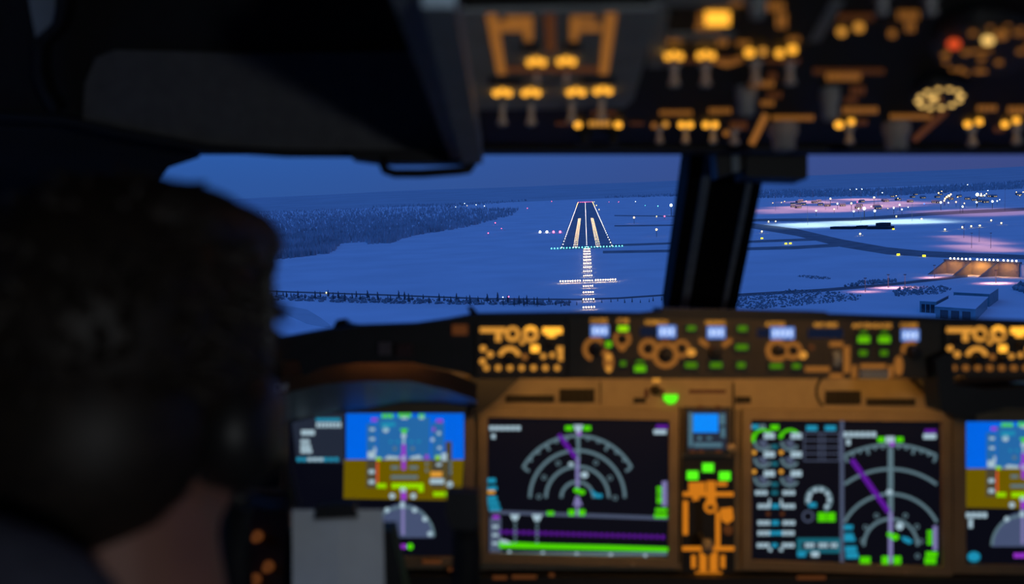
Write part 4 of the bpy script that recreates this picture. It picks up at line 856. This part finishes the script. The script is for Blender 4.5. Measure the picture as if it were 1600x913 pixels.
p3('speed_text', 'sym_white', *words(1317, 1369, 679, 8, 6, .8), ('r', 1325, 691, 6, 9), lift=1); p3('waypoint_text', 'sym_purple', ('r', 1453, 674, 18, 6)); p3('waypoint_text', 'sym_white', ('r', 1452, 682, 20, 8))
p3('waypoint', 'sym_white', ('d', 1405, 822, 6, 6), ('d', 1389, 769, 5, 4), lift=2); p3('airport_mark', 'sym_green', ('d', 1397, 839, 7, 5), ('d', 1389, 835, 4, 4), lift=3); p3('navaid_mark', 'sym_cyan', ('p', [(1408, 838), (1418, 840), (1426, 846), (1420, 850), (1410, 845)]), lift=2)
p3('waypoint', 'sym_grey', *[('a', x, y, 3, 1.6) for x, y in ((1369, 806), (1414, 806), (1352, 824), (1432, 823), (1347, 845), (1438, 846), (1433, 869))])
p3('side_text', 'sym_cyan', ('r', 1325, 824, 14, 7), ('r', 1326, 838, 14, 9), ('r', 1327, 843, 17, 6), ('r', 1329, 858, 18, 9), ('r', 1331, 868, 19, 9)); p3('deviation_bar', 'sym_violet', ('b', 1457, 822, 1464, 860)); p3('side_text', 'sym_green', *[('r', 1452, y, 8, 6) for y in (832, 840, 848)], ('r', 1455, 866, 18, 8), ('r', 1453, 876, 18, 10), lift=1)
p3('range_text', 'sym_green', ('r', 1351, 875, 16, 10), ('r', 1383, 875, 12, 12), ('r', 1401, 875, 12, 12), lift=2)
for i, (ya, yb) in enumerate(((690, 682), (716, 711), (746, 741))):
    for x in (1192, 1234):
        p3('engine_dial', 'sym_grey', ('a', x, ya, 13, 4.5, 180, 330)); p3('engine_dial', 'sym_slate', ('p', [(x-9, ya), (x+4, ya-4), (x+7, ya+6), (x, ya+12)]))
        p3('engine_number', 'sym_white', *words(x+1, x+18, yb-1, 9, 3, .95), lift=2)
        p3('limit_mark', 'sym_orange' if i else 'sym_green', ('d', x-14, ya-9, 3.5, 3.5), lift=2)
p3('limit_arc', 'sym_green', ('a', 1192, 688, 16, 4, 40, 170), ('a', 1234, 688, 16, 4, 40, 170), ('r', 1176, 688, 7, 6), lift=1)
p3('thrust_text', 'sym_cyan', ('r', 1179, 667, 12, 7)); p3('thrust_text', 'sym_grey', ('r', 1191, 667, 9, 7)); p3('thrust_text', 'sym_green', ('r', 1210, 668, 13, 8))
p3('engine_label', 'sym_teal', *[('r', 1210, y, 10, 6) for y in (698, 725, 757, 770)]); p3('engine_label', 'sym_cyan', *[('r', 1211, y, 11, 7) for y in (791, 817)], ('r', 1211, 833, 26, 6), ('r', 1210, 852, 9, 6))
for y, xs in ((770, (1189, 1232)), (791, (1193, 1232)), (817, (1193, 1232)), (833, (1193, 1231)), (852, (1192, 1231))): p3('engine_number', 'sym_white', *[o for x in xs for o in words(x-10, x+10, y, 7, 3, .8)], lift=1)
p3('engine_number', 'sym_white', *[('r', x, 859, 5, 5) for x in (1203, 1220)], ('r', 1202, 786, 3, 12), ('r', 1220, 786, 3, 12), lift=1); p3('limit_mark', 'warn_red', ('r', 1199, 803, 6, 6), ('r', 1221, 803, 6, 6)); p3('limit_mark', 'amber_faint', ('r', 1200, 803, 6, 6), ('r', 1222, 803, 6, 6), lift=1)
p3('message_grid', 'sym_slate', *[('b', 1256, y-.8, 1311, y+.8) for y in (677, 688, 699, 709, 720)], *[('b', x-.8, 677, x+.8, 720) for x in (1256, 1280, 1287, 1311)]); p3('message_title', 'sym_cyan', ('r', 1268, 669, 17, 8), ('r', 1297, 669, 17, 8))
p3('flap_dial', 'sym_grey', ('a', 1279, 781, 18, 7, -60, 200)); p3('flap_dial', 'sym_white', *[('d', 1279+16*math.cos(math.radians(a)), 781-16*math.sin(math.radians(a)), 3.4, 3.4) for a in (150, 110, 75, 35, 0, -40, 180)], lift=1); p3('flap_dial', 'sym_cyan', ('r', 1269, 789, 12, 7), lift=1)
p3('flap_text', 'sym_green', *words(1277, 1305, 808, 14, 2, .92)); p3('flap_text', 'sym_slate', ('a', 1262, 807, 8, 2.5))
p3('fuel_box', 'sym_teal', ('b', 1245, 841, 1313, 848), ('b', 1245, 848, 1252, 864), ('b', 1252, 858, 1313, 864), ('b', 1308, 848, 1313, 858)); p3('fuel_box', 'screen_grey', ('b', 1252, 848, 1308, 858)); p3('fuel_text', 'sym_white', *words(1257, 1272, 852, 7, 3, .8), *words(1278, 1293, 852, 7, 3, .8), *words(1297, 1308, 852, 7, 2, .8), ('r', 1273, 866, 12, 8), lift=2); p3('fuel_text', 'sym_cyan', ('r', 1252, 866, 13, 8), lift=1)
d4, s4 = display('right outer flight display cut off by the right picture edge', [(1505, 657), (1776, 660), (1776, 884), (1505, 880)], bez=(-20, -16, 14, 14))
p4 = SP(s4)
def pfd_r(p):
    pfd(p, 967, 14)
pfd_r(p4)
p4('speed_text', 'sym_white', *words(1508, 1542, 805, 8, 4, .8), ('r', 1516, 818, 6, 14)); p4('side_text', 'sym_cyan', ('d', 1521, 870, 10, 8))

# standby display, gear lights and lever
isd = thing('standby_display', 'small blue standby flight display between the inner screens', 'display', SM(1105, 706))
part('case', MB().rect(SM, 1068, 636, 1140, 708, -.002, .012), 'knob_dark', isd)
S6 = Surf((0, 1.648, 0), (0, -1, 0))
sc6 = part('screen', MB().rect(S6, 1075, 643, 1135, 703, 0, .0006), 'screen_grey', isd)
part('attitude_field', MB().rect(S6, 1083, 647, 1122, 676, .0007, .001), 'isfd_blue', sc6); parts('tape_number', MB().rect(S6, 1076, 645, 1082, 698, .0007, .001).rect(S6, 1124, 647, 1133, 664, .0007, .001).rect(S6, 1126, 668, 1133, 684, .0007, .001).rect(S6, 1084, 692, 1128, 699, .0007, .001).rect(S6, 1090, 682, 1096, 688, .0007, .001).rect(S6, 1104, 683, 1112, 687, .0007, .001), 'isfd_frame', sc6)
for x, y in ((1092, 635), (1119, 635), (1080, 704), (1093, 704), (1120, 704)): part('push_button', MB().crect(SM, x, y, 8, 4, .012, .016), 'amber_faint', isd)
part('rotary_knob', MB().lathe(SM(1139, 698, .012), (0, -1, 0), [(.007, 0), (.006, .012), (0, .012)], 14), 'lever_pale', isd)
gr = thing('landing_gear_panel', 'black landing gear panel with lever, three green lamps and orange placards', 'control panel', SM(1106, 905))
part('plate', MB().prism(SM, [(1066, 715), (1146, 715), (1147, 905), (1066, 905)], -.002, .003), 'black_plastic', gr)
S7 = Surf((0, 1.657, 0), (0, -1, 0))
for x, y in ((1081, 742), (1105, 730), (1131, 743)):
    c = part('gear_lamp', MB().crect(S7, x, y, 23, 19, 0, .006), 'knob_dark', gr); part('lens', MB().crect(S7, x, y, 17, 13, .006, .008), 'green_hot', c)
og = 'amber_orange'
parts('placard', MB().rect(S7, 1076, 754, 1102, 770).rect(S7, 1120, 753, 1136, 760).rect(S7, 1067, 769, 1146, 776).rect(S7, 1104, 752, 1118, 790).rect(S7, 1082, 776, 1092, 783), og, gr)
parts('placard', MB().arc(S7, 1110, 792, 8, 5), og, gr); parts('placard', MB().rect(S7, 1067, 783, 1075, 836), og, gr); parts('placard', MB().rect(S7, 1118, 800, 1125, 856), og, gr)
part('placard', MB().prism(S7, [(1125, 795), (1144, 793), (1146, 812), (1136, 819), (1127, 813)], .0002, .0008), og, gr)
parts('placard', MB().rect(S7, 1066, 854, 1147, 861), og, gr); parts('placard', MB().rect(S7, 1093, 863, 1104, 893).rect(S7, 1109, 863, 1121, 893).rect(S7, 1080, 868, 1087, 888).rect(S7, 1126, 868, 1133, 888).rect(S7, 1086, 894, 1128, 902), og, gr)
part('lever_slot', MB().rect(S7, 1086, 782, 1098, 850, .0002, .001), 'groove', gr)
lv = part('lever', MB().tube([S7(1093, 835, 0), S7(1094, 838, .03), S7(1094, 840, .05)], .004), 'knob_dark', gr); part('wheel_knob', MB().lathe(S7(1088, 842, .055), (1, 0, 0), [(.010, 0), (.013, .003), (.013, .012), (.010, .015)], 18), 'lever_pale', lv)
part('override_button', MB().lathe(S7(1137, 828), (0, -1, 0), [(.008, 0), (.008, .006), (0, .006)], 14), 'amber_faint', gr)
# dim legends on the skirt
for x0, x1, y in ((660, 690, 878), (770, 792, 903), (800, 838, 902), (858, 866, 899), (1245, 1290, 903), (620, 632, 910), (700, 720, 890)): part('legend', MB().rect(Surf((0, 1.63, 0), (0, -1, 0)), x0, y-3, x1, y+3), 'amber_faint', mp)
part('screw', MB().disc(SM, 988, 880, 3, 3, .011, .014), 'lever_pale', mp); part('screw', MB().disc(SM, 1411, 893, 3, 3, .011, .014), 'lever_pale', mp); part('screw', MB().disc(SM, 662, 871, 3, 3, .011, .014), 'lever_pale', mp)
# switch strip left of the outer display, behind the head
sw_ = thing('side_switch_strip', 'narrow strip with dim amber knobs beside the pilot neck', 'control panel', P(425, 910, 1.5)); S8 = Surf((0, 1.5, 0), (0, -1, 0))
part('strip', MB().prism(S8, [(380, 770), (450, 770), (452, 960), (380, 960)], -.04, 0), 'arch_brown', sw_)
for x, y in ((403, 838), (420, 885), (400, 905)): part('knob', MB().lathe(S8(x, y), (0, -1, 0), [(.009, 0), (.007, .015), (0, .015)], 14), 'amber_faint', sw_)
single('placard_label', MB().text(Surf((0, 1.42, 0), (0, -1, 0)), 'DF', 441, 607, 17, .0005), 'label_white', 'tiny white letters DF at the left end of the hood', 'label')
# floodlights under and over the glareshield
light('panel_flood', 'AREA', (.33, 1.52, -.118), (.33, 1.66, -.26), 0.72, (1.0, .47, .10), .84, .03)
light('autopilot_flood', 'SPOT', (.30, 1.10, .14), (.33, 1.40, -.105), 1.6, (1.0, .50, .12), .02, spot=70)
light('hood_flood', 'AREA', (-.19, 1.408, -.1005), (-.19, 1.446, -.128), .03, (1.0, .42, .12), .2, .01)
light('paper_fill', 'SPOT', (.15, .15, .55), (-.17, 1.15, -.34), 4.8, (.66, .82, 1.0), .03, spot=24)  # added spot without a fixture, brightens the paper on the yoke
rl = thing('fill_lamp', 'small added fill lamp on the unseen rear cockpit wall', 'lamp', (.75, -1.18, -.12))  # added lamp behind the camera, fills the overhead, switches and ceiling panel
part('shade', MB().lathe((.75, -1.19, -.12), (0, 1, 0), [(.02, 0), (.05, .03), (.055, .05)], 18), 'black_plastic', rl)
light('fill_light', 'AREA', (.75, -1.12, -.12), (.2, 1.2, .1), 3.0, (.90, .95, 1.0), .10, .10)

# ================================================================== yoke, paper, pilot
yk = thing('control_yoke', 'black control yoke in front of the left outer display', 'yoke', P(600, 1000, 1.22))
part('horn', MB().tube([P(640, 1010, 1.22), P(700, 985, 1.20), P(727, 930, 1.18), P(730, 860, 1.17), P(728, 810, 1.16), P(722, 775, 1.15)], [.018, .018, .018, .017, .016, .017], 14), 'black_plastic', yk)
part('horn', MB().tube([P(470, 1010, 1.22), P(400, 985, 1.20), P(372, 930, 1.18), P(368, 860, 1.17), P(370, 810, 1.16), P(376, 785, 1.15)], [.018, .018, .018, .017, .016, .017], 14), 'black_plastic', yk)
part('switch_block', MB().prism(Surf((0, 1.14, 0), (0, -1, 0)), [(698, 766), (748, 768), (750, 812), (742, 826), (706, 824), (697, 800)], -.02, .01), 'black_plastic', yk)
part('hub', MB().prism(Surf((0, 1.24, 0), (0, -1, 0)), [(448, 830), (612, 830), (640, 960), (640, 1060), (440, 1060), (440, 960)], -.05, 0), 'black_plastic', yk)
part('chart_clip', MB().prism(Surf((0, 1.185, 0), (0, -1, 0)), [(496, 790), (552, 786), (560, 806), (492, 809)], -.02, .008), 'black_plastic', yk)
pp = MB(); n = 10; lp = []; rp_ = []
for i in range(n+1):
    t_ = i/n; y = 797+t_*230; d = 1.19-.10*t_+.02*math.sin(t_*3); lp.append((P(456+2*t_, y, d), P(530, y, d-.006), P(598+6*t_, y+(1 if i else 0), d)))
a = [v[0] for v in lp]; m_ = [v[1] for v in lp]; c = [v[2] for v in lp]; off = Vector((0, .0012, 0))
pp.strip(a, m_); pp.strip(m_, c); pp.strip([v+off for v in m_], [v+off for v in a]); pp.strip([v+off for v in c], [v+off for v in m_]); pp.strip([v+off for v in a], a); pp.strip(c, [v+off for v in c])
single('chart_paper', pp, 'paper', 'pale sheet of paper clipped to the yoke below the left display', 'paper')

# pilot: one continuous body grown from blended volumes
HC = Vector((-.243, .62, -.064))                          # head centre
Rh = Matrix.Rotation(math.radians(-6), 3, 'Z') @ Matrix.Rotation(math.radians(-8), 3, 'X')
def hp(x, y, z): return HC+Rh @ Vector((x, y, z))         # head frame: x right, y face, z up
bd = MB()
bd.ball(hp(0, -.012, .03), (.077, .096, .088), 20, 14, Rh); bd.ball(hp(0, .02, -.035), (.066, .078, .080), 20, 14, Rh); bd.ball(hp(0, .055, -.085), (.045, .040, .034), 16, 10, Rh)
bd.ball(hp(0, .104, -.022), (.014, .020, .024), 12, 8, Rh); bd.ball(hp(0, .092, .018), (.05, .018, .016), 12, 8, Rh); bd.ball(hp(0, .092, -.06), (.024, .014, .009), 12, 8, Rh)
for s_ in (-1, 1):
    bd.ball(hp(s_*.078, -.012, -.012), (.010, .020, .032), 12, 8, Rh); bd.ball(hp(s_*.045, .070, -.030), (.022, .025, .022), 12, 8, Rh)
bd.tube([hp(0, -.02, -.06), HC+Vector((.012, -.03, -.14)), HC+Vector((.005, -.05, -.23))], [.064, .064, .076], 18)
T0 = HC+Vector((-.01, -.06, -.20))
bd.ball(T0+Vector((0, 0, -.09)), (.19, .10, .075), 20, 12); bd.ball(T0+Vector((0, .01, -.26)), (.175, .12, .20), 20, 12); bd.ball(T0+Vector((0, 0, -.50)), (.165, .12, .18), 20, 12)
for s_ in (-1, 1):
    sh = T0+Vector((s_*.19, 0, -.11)); elb = T0+Vector((s_*.27, .10, -.38)); wr = T0+Vector((s_*.17, .33, -.36)); bd.ball(sh, .062, 14, 10)
    bd.tube([sh, elb], [.055, .043], 14); bd.ball(elb, .044, 12, 8); bd.tube([elb, wr], [.042, .027], 14); fd = (wr-elb).normalized()
    bd.ball(wr+fd*.05, (.040, .048, .020), 14, 8)
    for k, (ox, L) in enumerate(((-.028, .062), (-.010, .074), (.010, .070), (.028, .055))):
        b0 = wr+fd*.085+Vector((ox, 0, 0)); k1 = b0+fd*L*.5+Vector((0, 0, -.004)); bd.tube([b0-fd*.02, b0, k1, k1+fd*L*.35+Vector((0, 0, -.022))], [.010, .010, .009, .0075], 8)
    tb = wr+fd*.03+Vector((-s_*.035, 0, 0)); bd.tube([tb, tb+Vector((-s_*.025, .02, -.004)), tb+Vector((-s_*.035, .052, -.010))], [.013, .011, .009], 8)
    hip = T0+Vector((s_*.09, .02, -.60)); kn = T0+Vector((s_*.14, .45, -.57)); an = T0+Vector((s_*.13, .55, -.88)); bd.tube([hip, kn], [.085, .058], 14); bd.ball(kn, .058, 12, 8); bd.tube([kn, an], [.055, .038], 14); bd.ball(an+Vector((0, .06, -.02)), (.042, .12, .035), 12, 8)
pil = thing('person', 'pilot seen from behind, dark hair and headset, facing the windscreen', 'person', T0+Vector((0, 0, -.70)))
body = part('body', bd, 'skin', pil)
rm = body.modifiers.new('remesh', 'REMESH'); rm.mode = 'VOXEL'; rm.voxel_size = .0065; rm.use_smooth_shade = True
smo = body.modifiers.new('smooth', 'SMOOTH'); smo.factor = .5; smo.iterations = 4
hb = MB(); hb.ball(hp(0, -.022, .040), (.087, .104, .092), 24, 16, Rh); hb.ball(hp(0, -.055, -.02), (.076, .066, .075), 20, 12, Rh); hb.ball(hp(.012, .062, .095), (.062, .045, .030), 16, 10, Rh); hb.ball(hp(.04, .03, .105), (.045, .06, .025), 16, 10, Rh)
hb.ball(hp(.036, .0, .098), (.048, .080, .034), 16, 10, Rh); hb.ball(hp(.07, -.01, .03), (.022, .055, .055), 14, 10, Rh); hb.ball(hp(-.07, -.01, .03), (.018, .045, .05), 14, 10, Rh)
rdm = random.Random(3)
for i in range(700):
    q = rdm.uniform(0, 2*math.pi); zz = rdm.uniform(-.5, 1); rr = math.sqrt(max(0, 1-zz*zz)); v = Vector((.086*rr*math.cos(q), .103*rr*math.sin(q)-.022, .092*zz+.040))
    if v.y > .05 and v.z < .06: continue
    d_ = Vector((v.x, v.y+.02, .01)).normalized()*.012+Vector((rdm.uniform(-.006, .006), .008, rdm.uniform(-.016, .004)))
    hb.tube([hp(*(v*.97)), hp(*(v+d_*.6)), hp(*(v+d_*1.1))], [.0045, .0035, .001], 5)
hair = part('hair', hb, 'hair', pil)
stb = MB(); stb.ball(T0+Vector((0, 0, -.095)), (.200, .108, .080), 24, 14); stb.ball(T0+Vector((0, .01, -.26)), (.185, .130, .21), 24, 14); stb.ball(T0+Vector((0, 0, -.50)), (.175, .130, .18), 24, 14)
for s_ in (-1, 1):
    sh = T0+Vector((s_*.19, 0, -.11)); elb = T0+Vector((s_*.27, .10, -.38)); stb.ball(sh, .070, 16, 10); stb.tube([sh, sh.lerp(elb, .75)], [.066, .058], 16)
stb.tube([T0+Vector((0, .01, -.03)), T0+Vector((0, .01, .012))], [.085, .074], 20)
shirt = part('shirt', stb, 'shirt', pil); rm = shirt.modifiers.new('remesh', 'REMESH'); rm.mode = 'VOXEL'; rm.voxel_size = .009; rm.use_smooth_shade = True; smo = shirt.modifiers.new('smooth', 'SMOOTH'); smo.iterations = 5
tr_ = MB()
for s_ in (-1, 1):
    hip = T0+Vector((s_*.09, .02, -.60)); kn = T0+Vector((s_*.14, .45, -.57)); an = T0+Vector((s_*.13, .55, -.86)); tr_.tube([hip, kn], [.098, .068], 16); tr_.ball(kn, .068, 14, 10); tr_.tube([kn, an], [.064, .05], 14)
part('trousers', tr_, 'trousers', pil)
# headset
hs = thing('headset', 'black pilot headset worn over dark hair', 'headset', hp(.09, 0, -.05))
band = [hp(.088*math.cos(a), -.005, .126*math.sin(a)-.0) for a in [math.pi*i/24 for i in range(25)]]
part('headband', MB().tube([v+Rh @ Vector((0, 0, .008)) for v in band], .007, 10), 'headset_black', hs)
for s_ in (-1, 1):
    c = hp(s_*.086, .0, -.020); ax = Rh @ Vector((s_, 0, 0))
    cup = part('ear_cup', MB().lathe(c-ax*.022, ax, [(.034, 0), (.038, .008), (.038, .020), (.030, .032), (.016, .036), (0, .036)], 22), 'headset_black', hs)
    part('ear_cushion', MB().lathe(c-ax*.036, ax, [(.028, 0), (.036, .004), (.036, .012), (.030, .016)], 22), 'seat_cloth', cup)
    part('yoke_arm', MB().tube([hp(s_*.090, 0, .01), hp(s_*.092, .0, .045), hp(s_*.090, 0, .075)], .0045), 'headset_steel', hs)
part('mic_boom', MB().tube([hp(.098, .02, -.04), hp(.090, .07, -.070), hp(.062, .108, -.075), hp(.03, .125, -.070)], .003), 'headset_black', hs); part('mic', MB().ball(hp(.028, .125, -.070), (.014, .010, .010), 12, 8, Rh), 'headset_black', hs)
# seat
st = thing('pilot_seat', 'dark pilot seat under the pilot', 'seat', T0+Vector((0, -.05, -.93)))
part('seat_back', MB().box(T0+Vector((-.22, -.24, -.66)), T0+Vector((.22, -.14, -.02))), 'seat_cloth', st)
part('seat_cushion', MB().box(T0+Vector((-.24, -.16, -.80)), T0+Vector((.24, .38, -.69))), 'seat_cloth', st)
hr = MB(); hr.ball(Vector((-.27, .44, -.155)), (.105, .035, .060), 20, 14); hr.ball(Vector((-.27, .44, -.20)), (.11, .035, .07), 20, 14)
part('headrest', hr, 'headrest_cloth', st); part('headrest_post', MB().tube([(-.27, .45, -.40), (-.27, .44, -.20)], .012), 'black_plastic', st)
part('pedestal', MB().box(T0+Vector((-.15, -.1, -.95)), T0+Vector((.15, .25, -.80))), 'black_plastic', st)
# centre pedestal below the gear panel
pd = thing('throttle_pedestal', 'dark centre pedestal below the landing gear panel', 'pedestal', Vector((.33, 1.2, -1.15)))
part('body', MB().loops([(.13, .7, -1.15), (.53, .7, -1.15), (.53, 1.6, -1.15), (.13, 1.6, -1.15)], [(.13, .7, -.62), (.53, .7, -.62), (.53, 1.6, -.52), (.13, 1.6, -.52)]), 'black_plastic', pd)
for x in (.30, .36): part('thrust_lever', MB().tube([(x, 1.3, -.56), (x, 1.28, -.48)], .012).ball((x, 1.28, -.475), (.024, .016, .016)), 'knob_grey', pd)
